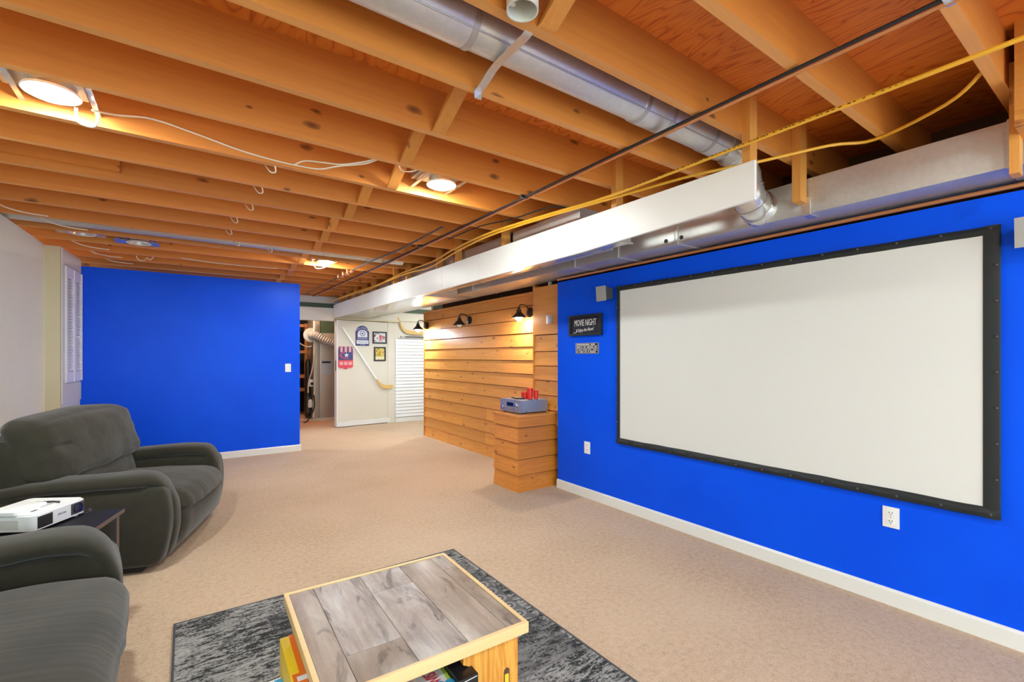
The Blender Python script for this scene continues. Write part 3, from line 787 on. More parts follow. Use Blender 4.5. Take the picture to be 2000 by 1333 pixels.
# white cables of the ceiling lights
def cable(pts, lab, r=.004, mat='whitecable', grp=None):
    return pipe('white_cable', pts, r, mat, lab, 'cable', 6, grp, 5)
cable([(-.33, 2.64, 2.30), (-.26, 2.72, 2.335), (-.13, 2.757, 2.37), (.05, 2.757, 2.345), (.22, 2.757, 2.315), (.37, 2.757, 2.302), (.48, 2.75, 2.297), (.60, 2.72, 2.293), (.68, 2.62, 2.295), (.79, 2.50, 2.295), (.86, 2.42, 2.32)], 'long white cable from the left ceiling light along a joist')
cable([(.48, 2.752, 2.300), (.53, 2.745, 2.33), (.60, 2.70, 2.325), (.69, 2.60, 2.30), (.79, 2.48, 2.30), (.87, 2.42, 2.33)], 'short white cable looping above the long one near the bridging strut')
cable([(-.375, 2.60, 2.278), (-.37, 2.63, 2.235), (-.33, 2.645, 2.232), (-.315, 2.66, 2.27), (-.32, 2.70, 2.32)], 'white cable loop hanging under the left ceiling light', .006)
cable([(.96, 2.47, 2.35), (1.0, 2.52, 2.315), (1.07, 2.50, 2.32), (1.12, 2.43, 2.36)], 'white cable bend left of the middle ceiling light')
cable([(1.10, 5.30, 2.34), (1.12, 5.36, 2.26), (1.17, 5.42, 2.225), (1.23, 5.43, 2.235), (1.28, 5.42, 2.26)], 'white cable loop beside the far ceiling light', .004)
hooks = [(.385, 3.19), (.37, 3.59), (.36, 4.0), (.30, 4.41), (.29, 4.823), (.38, 5.0), (.66, 5.1)]
names = ['nearest', 'second', 'third', 'fourth', 'fifth', 'sixth', 'farthest']
for k, (x, y) in enumerate(hooks):
    cable([(x, y-.405 if k < 5 else y-.15, 2.30), (x+.012, y-.38 if k < 5 else y-.12, 2.262), (x-.008, y-.34 if k < 5 else y-.1, 2.268), (x-.03, y-.31 if k < 5 else y-.06, 2.31)],
          names[k]+' white cable end hanging in the row under the left joists', .0038, 'whitecable', 'cable ends under the joists')
for k, (x, y) in enumerate(((-1.0, 4.62), (-.83, 4.95), (-.78, 5.75), (-.72, 6.15), (-.66, 6.5))):
    cable([(x-.14, y-.1, 2.33), (x-.03, y, 2.285), (x+.06, y+.06, 2.275), (x+.17, y+.1, 2.278)], names[k]+' pale wire drooping beside the top of the left wall', .005, 'whitecable', 'wires along the left wall')
cable([(-.05, 5.9, 2.275), (.25, 5.98, 2.27), (.6, 5.99, 2.272), (.86, 5.97, 2.276)], 'straight thin wire along a far joist above the partition', .004)
cable([(-.42, 6.0, 2.27), (-.40, 6.03, 2.235), (-.36, 6.03, 2.232), (-.33, 6.0, 2.26), (-.31, 5.98, 2.235), (-.28, 5.98, 2.27)], 'small coil of white wire hanging above the partition', .004)

# ------------------------------------------------------------------ ceiling lights
def can_light(x, y, lit, lab, lensz=JZ+.022, tilt=0):
    t_ = thing('ceiling_light', lab, 'ceiling light', (x, y, lensz), 0, 'round can lights between the joists')
    obj('housing', MB().box(x-.16, x+.10, y-.10, y+.10, lensz+.04, lensz+.12, .004), 'galvd', t_, True)
    obj('can', MB().lathe([(.078, .01), (.078, .10), (.06, .12)], Matrix.Translation((x, y, lensz)), 24, (False, True)), 'galvb', t_, True)
    obj('trim_ring', MB().lathe([(.088, -.001), (.092, .002), (.088, .010), (.074, .010), (.074, .002), (.088, -.001)], Matrix.Translation((x, y, lensz)), 32, (False, False)), 'white', t_, True)
    if lit:
        obj('lens', MB().lathe([(.001, -.024), (.03, -.021), (.055, -.014), (.076, .001), (.074, .008), (.001, .009)], Matrix.Translation((x, y, lensz)), 32), 'lens', t_, True)
    else:
        obj('mounting_plate', MB().box(x-.17, x-.08, y-.09, y+.09, lensz+.004, lensz+.010).box(x+.08, x+.15, y-.09, y+.09, lensz+.004, lensz+.010), 'galvb', t_, True)
        obj('reflector', MB().lathe([(.072, .004), (.05, .08), (.03, .09)], Matrix.Translation((x, y, lensz)), 24, (False, True)), 'galvb', t_, True)
    for s in (-1, 1):
        obj('bar_hanger', MB().box(x+s*.12-.010, x+s*.12+.010, y-.182, y+.182, lensz+.02, lensz+.026), 'galvb', t_, True)
can_light(-.445, 2.585, True, 'big bright round ceiling light at the upper left')
can_light(1.285, 2.585, True, 'bright round ceiling light right of the bridging struts')
can_light(1.27, 5.425, True, 'far bright round ceiling light above the end of the partition')
can_light(-.36, 5.43, False, 'unlit silver can light in a far joist bay at left', JZ+.0)
can_light(-.74, 5.43, False, 'unlit can light nearest the left wall', JZ+.03)
can_light(-.445, -.62, True, 'ceiling light behind the viewpoint at left')
can_light(1.285, -.62, True, 'ceiling light behind the viewpoint at right')
can_light(.45, -2.24, True, 'rearmost ceiling light behind the viewpoint')
can_light(3.9, 7.48, True, 'ceiling light hidden past the plank wall end')
can_light(.3, 7.48, True, 'ceiling light hidden behind the partition')

# open pvc stub hanging between the near joists
pv = thing('pvc_stub', 'open end of a white pvc pipe hanging between near joists', 'pipe', (.81, 1.06, 2.29))
obj('pipe_wall', MB().lathe([(.047, 0), (.047, .22), (.043, .22), (.043, 0), (.047, 0)], Matrix.Translation((.800, 1.085, 2.258)), 28, (False, False)), 'pvc', pv, True)
obj('inner_rod', MB().tube([(.775, 1.10, 2.275), (.78, 1.09, 2.44)], .009, 8), 'pvc', pv, True)
obj('plug', MB().lathe([(.043, .10), (.043, .12)], Matrix.Translation((.800, 1.085, 2.258)), 20), 'greyplastic', pv, True)

# ------------------------------------------------------------------ far end: beam, door, slatted door, utility room
struct('wall_far', MB().box(3.10, 5, YB+.06, YB+.16, 0, 1.93).box(-1.3, 1.40, YB+.0, YB+.1, 0, DZ).box(1.40, 5, YB+.0, YB+.1, 2.15, DZ), 'beige')
struct('trim_6', MB().box(1.40, 2.10, YB-.03, YB+.10, 1.872, 2.095).box(2.10, 5.0, YB+.03, YB+.12, 1.93, 2.095), 'beige')
struct('trim_7', MB().box(1.40, 5.0, YB-.02, YB+.1, 2.095, 2.172), 'green')
struct('trim_8', MB().box(2.08, 3.3, YB+.0, YB+.10, 1.905, 1.935), 'yellowish')
# hinged beige wall-door standing slightly ajar
D0 = Vector((2.165, 8.405)); D1 = Vector((3.225, 8.50)); dd = (D1-D0).normalized(); dn = Vector((dd.y, -dd.x)); dw = (D1-D0).length
ang = math.atan2(dd.y, dd.x)
door = sempty('door_1', (D0.x, D0.y, 0)); door.rotation_euler = (0, 0, ang)
obj('door_panel', MB().box(0, dw, 0, .09, .012, 1.895), 'beige', door)
obj('door_edge', MB().box(-.018, 0, -.002, .11, .012, 1.895), 'trim', door)
obj('baseboard', MB().box(0, dw, -.013, 0, .012, .09), 'trim', door)
obj('latch', MB().box(-.022, -.017, .02, .05, 1.0, 1.18), 'black', door)
for z in (.45, 1.20):
    obj('hinge', MB().tube([(dw+.004, -.006, z-.05), (dw+.004, -.006, z+.05)], .008, 8), 'black', door)
obj('jamb', MB().box(dw+.008, dw+.03, -.02, .12, 0, 1.92), 'beige', door)
DM = Matrix.Translation((D0.x, D0.y, 0)) @ Matrix.Rotation(ang, 4, 'Z')   # door frame -> world
def dthing(name, label, cat, u, z, group=None):
    p = DM @ Vector((u, 0, z)); return thing(name, label, cat, p, ang, group)   # local x along the door, -y out of it, z up
# arched club sign
t_ = dthing('arched_sign', 'arched navy and white wooden hockey club sign above the white stick', 'sign', .445, 1.447)
def arch(w_, h_, rise, d0, d1):
    n = 12; pts = [(-w_/2, 0), (w_/2, 0), (w_/2, h_-rise)]
    # shoulders then arch
    pts += [(w_/2*.86*math.cos(a), h_-rise+rise*math.sin(a)) for a in [i*PI/n for i in range(n+1)]]
    pts += [(-w_/2, h_-rise)]
    return MB().prism(pts, 1, d0, d1)
M['navy'] = plain('navy_print', (.035, .045, .20), .5); M['paleblue'] = plain('pale_print', (.72, .74, .82), .5); M['crimson'] = plain('crimson_print', (.70, .05, .08), .5); M['pinkish'] = plain('pale_red_print', (.78, .35, .36), .5)
obj('board', arch(.250, .365, .10, -.012, 0), 'navy', t_)
mb = MB(); n = 14
pts = [(-.09, .155), (.09, .155), (.09, .215)]+[(.09*math.cos(a), .215+.075*math.sin(a)) for a in [i*PI/n for i in range(n+1)]]+[(-.09, .215)]
obj('light_field', MB().prism(pts, 1, -.0135, -.012), 'paleblue', t_)
def ltext(parent, s, size, x, z, mat, sx=1, y=-.0145, rot=0, name='lettering'):
    b = text(s, size, .0005, 0, sx); mb = MB(); mb.merge(b, frame((x, y, z), (1, 0, 0), (0, 0, 1)) @ Matrix.Rotation(rot, 4, 'Z'))
    return obj(name, mb, mat, parent, False, 0)
for k, ch in enumerate('COLUMBUS'):
    a = R(146-112*k/7); ltext(t_, ch, .038, .112*math.cos(a), .232+.092*math.sin(a), 'paleblue', .9, -.0135, a-PI/2)
# round emblem: ring, puck and star
mb = MB(); mb.lathe([(.050, 0), (.050, .0015), (.040, .0015), (.040, 0), (.050, 0)], frame((0, -.0135, .225), (1, 0, 0), (0, 0, 1)), 24, (False, False)); obj('emblem_ring', mb, 'navy', t_)
mb = MB()
for k in range(10):
    pass
star = [(.026*(1 if k % 2 == 0 else .42)*math.sin(k*PI/5), .222+.026*(1 if k % 2 == 0 else .42)*math.cos(k*PI/5)) for k in range(10)]
obj('emblem_star', MB().prism(star, 1, -.015, -.0135), 'navy', t_)
ltext(t_, 'BLUE JACKETS', .034, 0, .128, 'paleblue', .85, -.0135)
obj('lower_field', MB().box(-.11, .11, -.0135, -.012, .035, .1), 'paleblue', t_)
ltext(t_, 'HOCKEY CLUB', .028, 0, .068, 'navy', .95)
ltext(t_, 'EST. 2000', .020, 0, .018, 'paleblue', 1.0)
# jersey-shaped sign
t_ = dthing('jersey_sign', 'red and blue painted club sign shaped like a hanging banner at the door edge', 'sign', .14, 1.04)
obj('board', MB().prism([(-.13, .02), (-.10, .02), (-.10, 0), (-.04, .02), (-.035, -.01), (.035, -.01), (.04, .02), (.10, 0), (.10, .02), (.13, .02), (.13, .30), (.12, .385), (.03, .39), (.0, .375), (-.03, .39), (-.12, .385), (-.13, .30)], 1, -.012, 0), 'crimson', t_)
obj('upper_field', MB().prism([(-.128, .15), (.128, .15), (.128, .30), (.118, .383), (-.118, .383), (-.128, .30)], 1, -.0135, -.012), 'navy', t_)
for x in (-.075, 0, .075):
    obj('stripe', MB().prism([(x-.02, .29), (x+.02, .29), (x+.022, .38), (x-.022, .38)], 1, -.0145, -.0135), 'pinkish', t_)
# sweeping ribbon and star emblem
rib = [(.105*math.cos(a), .235+.062*math.sin(a)) for a in [R(100+i*17) for i in range(13)]]
mb = MB()
for (a, b), (c, d) in zip(rib, rib[1:]):
    k = .78; mb.prism([(a, b), (c, d), (c*k, .235+(d-.235)*k), (a*k, .235+(b-.235)*k)], 1, -.0145, -.0135)
obj('emblem_ribbon', mb, 'crimson', t_)
star = [(.012+.045*(1 if k % 2 == 0 else .42)*math.sin(k*PI/5), .235+.045*(1 if k % 2 == 0 else .42)*math.cos(k*PI/5)) for k in range(10)]
obj('emblem_star', MB().prism(star, 1, -.0155, -.0145), 'paleblue', t_)
for x in (-.08, 0, .08):
    obj('patch', MB().box(x-.032, x+.032, -.0135, -.012, .06, .12), 'pinkish', t_)
# two framed photos
def photo_mat(name, cols, sc, seedrot):
    t = NT(name); v = t.coords((1, 1, 1)); n1 = t.noise(v, sc, 3, .6, 1.2)
    c = t.ramp(n1, cols); t.set(Base_Color=c, Roughness=.25); return t.m
M['photo_ice'] = photo_mat('photo_ice', [(.36, (.25, .02, .03)), (.44, (.75, .75, .78)), (.6, (.62, .65, .72)), (.7, (.12, .09, .1))], 14, 0)
M['photo_gold'] = photo_mat('photo_gold', [(.34, (.10, .07, .02)), (.48, (.55, .36, .04)), (.58, (.78, .62, .22)), (.72, (.2, .12, .05))], 16, 0)
def picture(u0, u1, z0, z1, mat, lab):
    t_ = dthing('framed_picture', lab, 'picture', (u0+u1)/2, z0, 'framed photos on the beige door'); w2 = (u1-u0)/2; h = z1-z0; f = .024
    for q in ((-w2, w2, h-f, h), (-w2, w2, 0, f), (-w2, -w2+f, f, h-f), (w2-f, w2, f, h-f)):
        obj('frame_rail', MB().box(q[0], q[1], -.018, 0, q[2], q[3], .002), 'blackmatte', t_)
    obj('photo', MB().box(-w2+f-.002, w2-f+.002, -.008, 0, f-.002, h-f+.002), mat, t_)
    return t_
t_ = picture(.64, .915, 1.492, 1.714, 'photo_ice', 'black framed landscape photo of a hockey player on ice')
obj('pictured_player', MB().prism([(-.02, .05), (.0, .09), (-.012, .14), (.01, .165), (.035, .14), (.03, .09), (.045, .05), (.03, .05), (.012, .085), (-.005, .05)], 1, -.0088, -.008), 'crimson', t_)
t_ = picture(.665, .895, 1.166, 1.430, 'photo_gold', 'black framed portrait photo in gold tones below the other one')
obj('pale_foreground', MB().box(-.088, .088, -.0088, -.008, .03, .085), plain('pale_gold', (.75, .68, .45), .3), t_)
# hockey sticks
def stick(pts_s, pts_b, lab, parent_loc):
    t_ = thing('hockey_stick', lab, 'hockey stick', parent_loc)
    mb = MB(); a, b = Vector(pts_s[0]), Vector(pts_s[1]); d = (b-a).normalized(); nrm = Vector((d.z, 0, -d.x))*.013
    mb.hexa([a-nrm, a+nrm, a+nrm+Vector((0, .02, 0)), a-nrm+Vector((0, .02, 0)), b-nrm, b+nrm, b+nrm+Vector((0, .02, 0)), b-nrm+Vector((0, .02, 0))])
    obj('shaft', mb, 'whitegloss' if 'taped' in lab else 'stickwood', t_, True)
    mb = MB(); P = smoothpath(pts_b, 5); hw = [.013+.022*min(1, i/(len(P)*.55)) for i in range(len(P))]; rows = []
    for i, p in enumerate(P):
        q = P[min(i+1, len(P)-1)]-P[max(i-1, 0)]; q = q.normalized(); n_ = Vector((-q.z, 0, q.x))
        if n_.z < 0: n_ = -n_
        h_ = hw[i]*(1 if i < len(P)-2 else .75)
        rows.append([mb.bm.verts.new(v) for v in (p-n_*h_, p+n_*h_, p+n_*h_+Vector((0, .012, 0)), p-n_*h_+Vector((0, .012, 0)))])
    for r0, r1 in zip(rows, rows[1:]):
        for k in range(4): mb.bm.faces.new([r0[k], r0[(k+1) % 4], r1[(k+1) % 4], r1[k]])
    mb.bm.faces.new(rows[0]); mb.bm.faces.new(rows[-1])
    obj('blade', mb, 'stickwood', t_, True); return t_
M['stickwood'] = plain('stick_wood', (.72, .47, .16), .4, var=.12)
stick([(2.245, 8.375, 1.765), (2.868, 8.428, .833)], [(2.862, 8.428, .842), (2.93, 8.432, .75), (3.0, 8.44, .695), (3.09, 8.448, .68), (3.195, 8.455, .69)], 'white taped hockey stick hung diagonally across the beige door', (2.5, 8.4, .68))
stick([(3.29, 8.44, 2.0), (3.33, 8.44, 1.90)], [(3.325, 8.44, 1.91), (3.38, 8.44, 1.80), (3.46, 8.44, 1.735), (3.58, 8.44, 1.715), (3.80, 8.44, 1.715)], 'wooden hockey stick curving above the white slatted door', (3.5, 8.44, 1.7))
ds = thing('dark_stick', 'dark grey stick lying across the top of the white slatted door', 'stick', (3.55, 8.42, 1.63))
obj('shaft', MB().box(3.33, 3.95, 8.415, 8.44, 1.618, 1.642, .003), 'darkgrey', ds, True)
obj('grip', MB().box(3.33, 3.42, 8.412, 8.443, 1.615, 1.645, .003), 'greyplastic', ds, True)
# white slatted door
d2 = sempty('door_2', (3.7, 8.47, 0))
for k in range(24):
    z = .10+k*.0624
    obj('slat', MB().prism([(8.458, z), (8.478, z), (8.478, z+.0592), (8.473, z+.0592)], 0, 3.245, 4.2), 'whitegloss', d2, True)
obj('header_slat', MB().box(3.24, 4.2, 8.455, 8.478, 1.598, 1.61), 'whitegloss', d2, True)
struct('baseboard_far', MB().box(3.24, 4.9, 8.455, 8.48, 0, .078), 'trim')

# utility room contents
fu = thing('furnace_plenum', 'tall grey sheet metal furnace cabinet with a pale label in the utility doorway', 'furnace', (2.35, 9.95, 0))
obj('cabinet', MB().box(2.165, 2.62, 9.72, 10.35, .03, 1.72, .004), 'galvd', fu, True)
obj('plenum', MB().box(2.165, 2.62, 9.74, 10.35, 1.72, 2.4), 'green', fu, True)
obj('side_panel', MB().box(2.05, 2.165, 9.73, 10.3, .03, 2.4, .003), 'galvd', fu, True)
obj('base', MB().box(2.04, 2.7, 9.70, 10.4, 0, .03), 'trimgrey', fu, True)
obj('label_sheet', MB().box(2.185, 2.39, 9.716, 9.72, .90, 1.19), plain('label_paper', (.40, .50, .62), .5), fu, True)
obj('label_bar', MB().box(2.20, 2.37, 9.7145, 9.7165, 1.12, 1.155), 'dark', fu, True)
fx = thing('flexible_duct', 'ribbed grey flexible duct bending from the collar towards the door', 'duct', (2.0, 9.6, 1.65))
P = smoothpath([(1.98, 9.66, 1.66), (2.06, 9.55, 1.655), (2.2, 9.48, 1.57), (2.35, 9.46, 1.49), (2.55, 9.46, 1.44)], 9)
obj('hose', MB().tube(P, [.084 if i % 2 else .070 for i in range(len(P))], 20), 'greyplastic', fx, True)
obj('collar', MB().lathe([(.14, 0), (.14, .05), (.10, .06)], frame((1.99, 9.72, 1.67), (1, 0, 0), (0, 0, 1)), 24), 'galv', fx, True)
rk = thing('storage_rack', 'reddish wooden storage rack seen through the utility doorway', 'rack', (1.9, 10.2, 0))
for x in (1.70, 2.06):
    obj('post', MB().box(x-.025, x+.025, 10.5, 10.56, 0, 1.95), 'shelfwood', rk, True)
for z in (.55, .83, 1.35, 1.9):
    obj('shelf', MB().box(1.4, 2.20, 10.48, 11.0, z-.03, z+.03), 'shelfwood', rk, True)
for k, (x, z, w_, h, m, lab) in enumerate(((1.73, .86, .13, .22, 'darkgrey', 'dark case on the middle shelf of the storage rack'), (1.85, 1.38, .15, .36, 'black', 'black case on the upper shelf of the storage rack'), (1.86, .58, .15, .2, 'foundation', 'brown case on the low shelf of the storage rack'))):
    t_ = thing('storage_case', lab, 'case', (x, 10.6, z))
    obj('body', MB().box(x-w_/2, x+w_/2, 10.6, 10.9, z, z+h, .01), m, t_, True)
    obj('lid', MB().box(x-w_/2-.004, x+w_/2+.004, 10.596, 10.904, z+h-.04, z+h, .004), 'darkgrey', t_, True)
bg = thing('golf_bag', 'tall black bag standing beside the furnace cabinet', 'bag', (1.985, 9.95, 0))
obj('body', MB().lathe([(.05, .03), (.058, .3), (.055, .8), (.052, 1.12), (.03, 1.2)], Matrix.Translation((1.985, 9.95, 0)), 18), 'black', bg, True)
obj('pocket', MB().rbox(1.94, 2.02, 9.86, 9.91, .12, .45, .02, 4), 'darkgrey', bg, True)
vb = thing('condensate_pump', 'small white pump box with black hose beside the furnace', 'pump', (2.0, 9.70, .3))
obj('pump_box', MB().box(1.965, 2.035, 9.70, 9.78, .66, .80, .006), 'white', vb, True)
obj('gauge', MB().lathe([(.03, 0), (.03, .02), (.02, .024)], frame((2.01, 9.70, .72), (1, 0, 0), (0, 0, 1)), 12), 'dark', vb, True)
obj('bottle', MB().lathe([(.04, .25), (.045, .30), (.04, .38), (.015, .41)], Matrix.Translation((1.985, 9.72, 0)), 14), 'white', vb, True)
pipe('white_hose', [(2.035, 9.64, 1.55), (2.03, 9.62, 1.2), (2.0, 9.62, 1.0), (1.93, 9.60, .75), (1.92, 9.6, .55)], .012, 'pvc', 'white hose running down the left side of the furnace', 'hose')
pipe('white_hose', [(2.045, 9.66, 1.95), (2.04, 9.64, 1.5), (2.045, 9.64, .6), (2.02, 9.62, .05)], .018, 'pvc', 'straight white drain hose along the furnace corner', 'hose')
pipe('white_hose', [(1.60, 9.4, 1.62), (1.75, 9.45, 1.50), (1.87, 9.5, 1.44), (1.97, 9.55, 1.45)], .010, 'pvc', 'thin white hose looping from the left into the utility room', 'hose')
pipe('black_cord', [(2.03, 9.62, .5), (2.02, 9.55, .25), (1.90, 9.5, .03), (1.80, 9.35, .012)], .012, 'rubber', 'black cord trailing on the utility room floor', 'cord')
cb = thing('floor_curb', 'pale wooden curb strip on the floor around the furnace', 'curb', (2.0, 9.5, 0))
obj('strip', MB().hexa([(1.60, 9.95, 0), (1.64, 9.98, 0), (2.10, 9.62, 0), (2.08, 9.56, 0), (1.60, 9.95, .025), (1.64, 9.98, .025), (2.10, 9.62, .025), (2.08, 9.56, .025)]), 'trimgrey', cb, True)
obj('strip', MB().box(2.08, 2.7, 9.56, 9.61, 0, .025), 'trimgrey', cb, True)
ub = thing('utility_bulb', 'bare light bulb hidden above the utility room', 'bulb', (1.7, 9.3, 2.3))
obj('glass', MB().lathe([(.01, .1), (.03, .06), (.032, .03), (.02, 0), (.001, -.004)], Matrix.Translation((1.62, 9.3, 2.3)), 14), 'bulb_util', ub, True)
obj('socket', MB().lathe([(.02, .09), (.02, .16), (.04, .185)], Matrix.Translation((1.62, 9.3, 2.3)), 14), 'white', ub, True)

# ------------------------------------------------------------------ rug and coffee table
rug = thing('area_rug', 'distressed black and grey area rug under the coffee table', 'rug', (.68, 1.85, 0))
obj('pile', MB().box(-.725, .72, -1.25, .80, .0, .010, .003), 'rug', rug)
obj('binding', MB().box(-.731, -.722, -1.25, .80, 0, .011).box(.717, .726, -1.25, .80, 0, .011).box(-.731, .726, .797, .804, 0, .011), 'darkgrey', rug)

ct = thing('coffee_table', 'square pine coffee table with grey plank top and game cubbies', 'table', (.555, 1.415, .01), R(-1.45))
# local frame: top is .59 square, centre at origin, height .44
hw = .296; TZ = .438
for q in ((-hw, hw, -hw, -hw+.014), (-hw, hw, hw-.014, hw), (-hw, -hw+.014, -hw+.014, hw-.014), (hw-.014, hw, -hw+.014, hw-.014)):
    obj('edge_strip', MB().box(q[0], q[1], q[2], q[3], TZ-.030, TZ+.002, .002), 'pinetrim', ct)
obj('sub_top', MB().box(-hw+.014, hw-.014, -hw+.014, hw-.014, TZ-.028, TZ-.006), 'hidden', ct)
col = [(-.282, -.205, [], ['lam2']), (-.205, -.048, [-.155], ['lam3', 'lam1']), (-.048, .100, [.135], ['lam1', 'lam1']), (.100, .228, [], ['lam2']), (.228, .282, [.16], ['lam3', 'lam1'])]
for a, b, js, ms in col:
    ys = [-hw+.014]+js+[hw-.014]
    for (c0, c1), m in zip(zip(ys, ys[1:]), ms):
        obj('plank', MB().box(a+.0008, b-.0008, c0+.0006, c1-.0006, TZ-.006, TZ, .0006), m, ct)
bx = .272
# pinwheel carcass: one end panel per side
obj('end_panel', MB().prism([(.118, 0), (bx, 0), (bx, TZ-.03), (.087, TZ-.03), (.087, .372), (.118, .355)], 1, -bx, -bx+.018), 'pine', ct)
obj('end_panel', MB().box(bx-.018, bx, .085, bx, 0, TZ-.03), 'pine', ct)
obj('end_panel', MB().box(-bx, -.085, bx-.018, bx, 0, TZ-.03), 'pine', ct)
obj('end_panel', MB().box(-bx, -bx+.018, -bx, -.10, 0, TZ-.03), 'pine', ct)
obj('divider', MB().box(.116, .134, -bx+.018, .085, 0, TZ-.03), 'pine', ct)
obj('divider', MB().box(-.085, bx-.018, .085, .103, 0, TZ-.03), 'pine', ct)
obj('divider', MB().box(-.103, -.085, -.085, bx-.018, 0, TZ-.03), 'pine', ct)
obj('divider', MB().box(-bx+.018, .085, -.103, -.085, 0, TZ-.03), 'pine', ct)
obj('corner_post', MB().box(-bx, -bx+.03, bx-.045, bx-.018, 0, TZ-.03), 'pine', ct)
obj('base_board', MB().box(-bx+.004, bx-.004, -bx+.004, bx-.004, 0, .016), 'pine', ct)
# oval hand slot of the near panel (dark inset) with a yellow toy showing through it
mb = MB(); pts = [(.232+.010*math.cos(a), .30+.012*math.sin(a)+(.0 if math.sin(a) > 0 else -.13)) for a in [i*PI/10 for i in range(21)]]
obj('hand_slot', MB().prism(pts, 1, -bx-.0012, -bx+.002), 'hidden', ct)
M['yellow'] = plain('yellow_toy', (.85, .55, .03), .4); M['orange'] = plain('orange_print', (.85, .18, .01), .4); M['yellowbox'] = plain('yellow_box', (.90, .62, .01), .35, var=.02); M['lime'] = plain('lime_print', (.45, .65, .08), .4); M['cyan'] = plain('cyan_print', (.05, .38, .70), .4); M['teal'] = plain('teal_print', (.03, .35, .25), .4); M['ink'] = plain('red_ink', (.70, .02, .05), .4)
mb = MB().rbox(.224, .238, -bx-.004, -bx, .255, .295, .004, 3).rbox(.224, .236, -bx-.003, -bx, .17, .22, .004, 3)
obj('slot_filling', mb, 'yellow', ct, label='yellow and white toy parts showing through the hand slot')
CM = Matrix.Translation((.555, 1.415, .01)) @ Matrix.Rotation(R(-1.45), 4, 'Z')
def cthing(name, label, cat, x, y, z, rot=0, group='board games in the table cubbies'):
    p = CM @ Vector((x, y, z)); return thing(name, label, cat, p, R(-1.45)+rot, group)
# yellow game box poking out of the left cubby
t_ = cthing('game_box', 'yellow and red board game box poking out of the left cubby', 'box', -.262, .10, .016, R(0))
obj('carton', MB().box(-.055, .05, -.13, .12, 0, .318, .0015), 'yellowbox', t_)
obj('orange_panel', MB().box(-.030, .0505, -.1305, .121, .312, .3187), 'orange', t_)
obj('red_panel', MB().box(.010, .051, -.1315, -.05, .20, .3192), 'crimson', t_)
obj('red_front', MB().box(-.03, .0505, -.1312, -.128, .12, .318), 'crimson', t_)
obj('price_panel', MB().box(-.05, -.015, -.1316, -.09, .285, .319), 'orange', t_)
mb = MB(); mb.rbox(-.040, -.004, -.128, -.106, .3186, .3196, .0004, 2); obj('logo_oval', mb, 'white', t_)
mb = MB(); mb.merge(text('SORRY', .014, .0003, 0, .7), frame((-.022, -.117, .3200), (1, 0, 0), (0, 1, 0))) if False else None
t_ = cthing('game_box', 'white box with blue and green print leaning beside the yellow box', 'box', -.312, .05, .016, R(4))
obj('carton', MB().box(-.045, .0, -.12, .12, 0, .225, .0015), 'white', t_)
for a, b, m in ((.03, .115, 'cyan'), (-.03, .03, 'crimson'), (-.10, -.03, 'teal')):
    obj('print_patch', MB().box(-.02, .0005, a, b-.002, .12, .2256), m, t_)
# red tub behind it
t_ = cthing('red_tub', 'dark red tub deep in the left cubby under the table top', 'tub', -.18, .17, .016)
obj('tub_wall', MB().box(-.027, .07, -.06, .075, 0, .36, .006), plain('dark_red', (.40, .02, .03), .4), t_)
obj('tub_rim', MB().box(-.030, .073, -.063, .078, .345, .372, .005), 'crimson', t_)
# white game box with red lettering in the near opening
t_ = cthing('game_box', 'white game box with bold red lettering in the near opening', 'box', .018, -.175, .016, R(-2))
obj('carton', MB().box(-.052, .036, -.115, .05, 0, .330, .002), 'white', t_)
obj('lime_edge', MB().box(.026, .0365, -.1155, .0505, .318, .331), 'lime', t_)
mb = MB(); mb.merge(text('TWISTER', .05, .0004, 0, .55), frame((-.008, -.05, .3312), (-.15, 1, 0), (-1, -.15, 0)))
obj('lettering', mb, 'ink', t_, False, 0)
for a, b, m in ((.0, -.098, 'cyan'), (.028, -.104, 'cyan')):
    obj('print_dot', MB().lathe([(.014, .3303), (.014, .3315)], Matrix.Translation((a, b, 0)), 14), m, t_)
# black game box next to it
t_ = cthing('game_box', 'black game box with a light blue cartoon shape beside the pine panel', 'box', .080, -.215, .016)
obj('carton', MB().box(-.026, .034, -.095, .09, 0, .346, .003), 'black', t_)
obj('blue_shape', MB().prism([(-.024, .275), (-.012, .262), (.004, .275), (.010, .305), (.008, .330), (.002, .312), (-.012, .318), (-.022, .300)], 1, -.0965, -.0945), plain('light_blue', (.22, .52, .85), .4), t_)
obj('white_line', MB().hexa([(-.022, -.0962, .336), (.030, -.0962, .340), (.030, -.0945, .340), (-.022, -.0945, .336), (-.022, -.0962, .3375), (.030, -.0962, .3415), (.030, -.0945, .3415), (-.022, -.0945, .3375)]), 'white', t_)
# orange box at the left of the near opening
t_ = cthing('game_box', 'orange and white box at the left of the near opening', 'box', -.11, -.195, .016)
obj('carton', MB().box(-.085, .05, -.075, .08, 0, .295, .003), 'trimgrey', t_)
obj('orange_band', MB().box(.015, .0505, -.0755, .0805, .2, .2956), 'orange', t_)
# thin box at the right side
t_ = cthing('game_box', 'thin red white and navy box at the right cubby', 'box', .262, -.10, .016)
obj('carton', MB().box(-.03, .030, -.13, .12, 0, .305, .002), 'white', t_)
obj('red_band', MB().box(.022, .0305, -.1305, .12, .215, .285), 'crimson', t_)
obj('navy_band', MB().box(-.0305, .0306, -.1306, .1205, 0, .200), 'navy', t_)

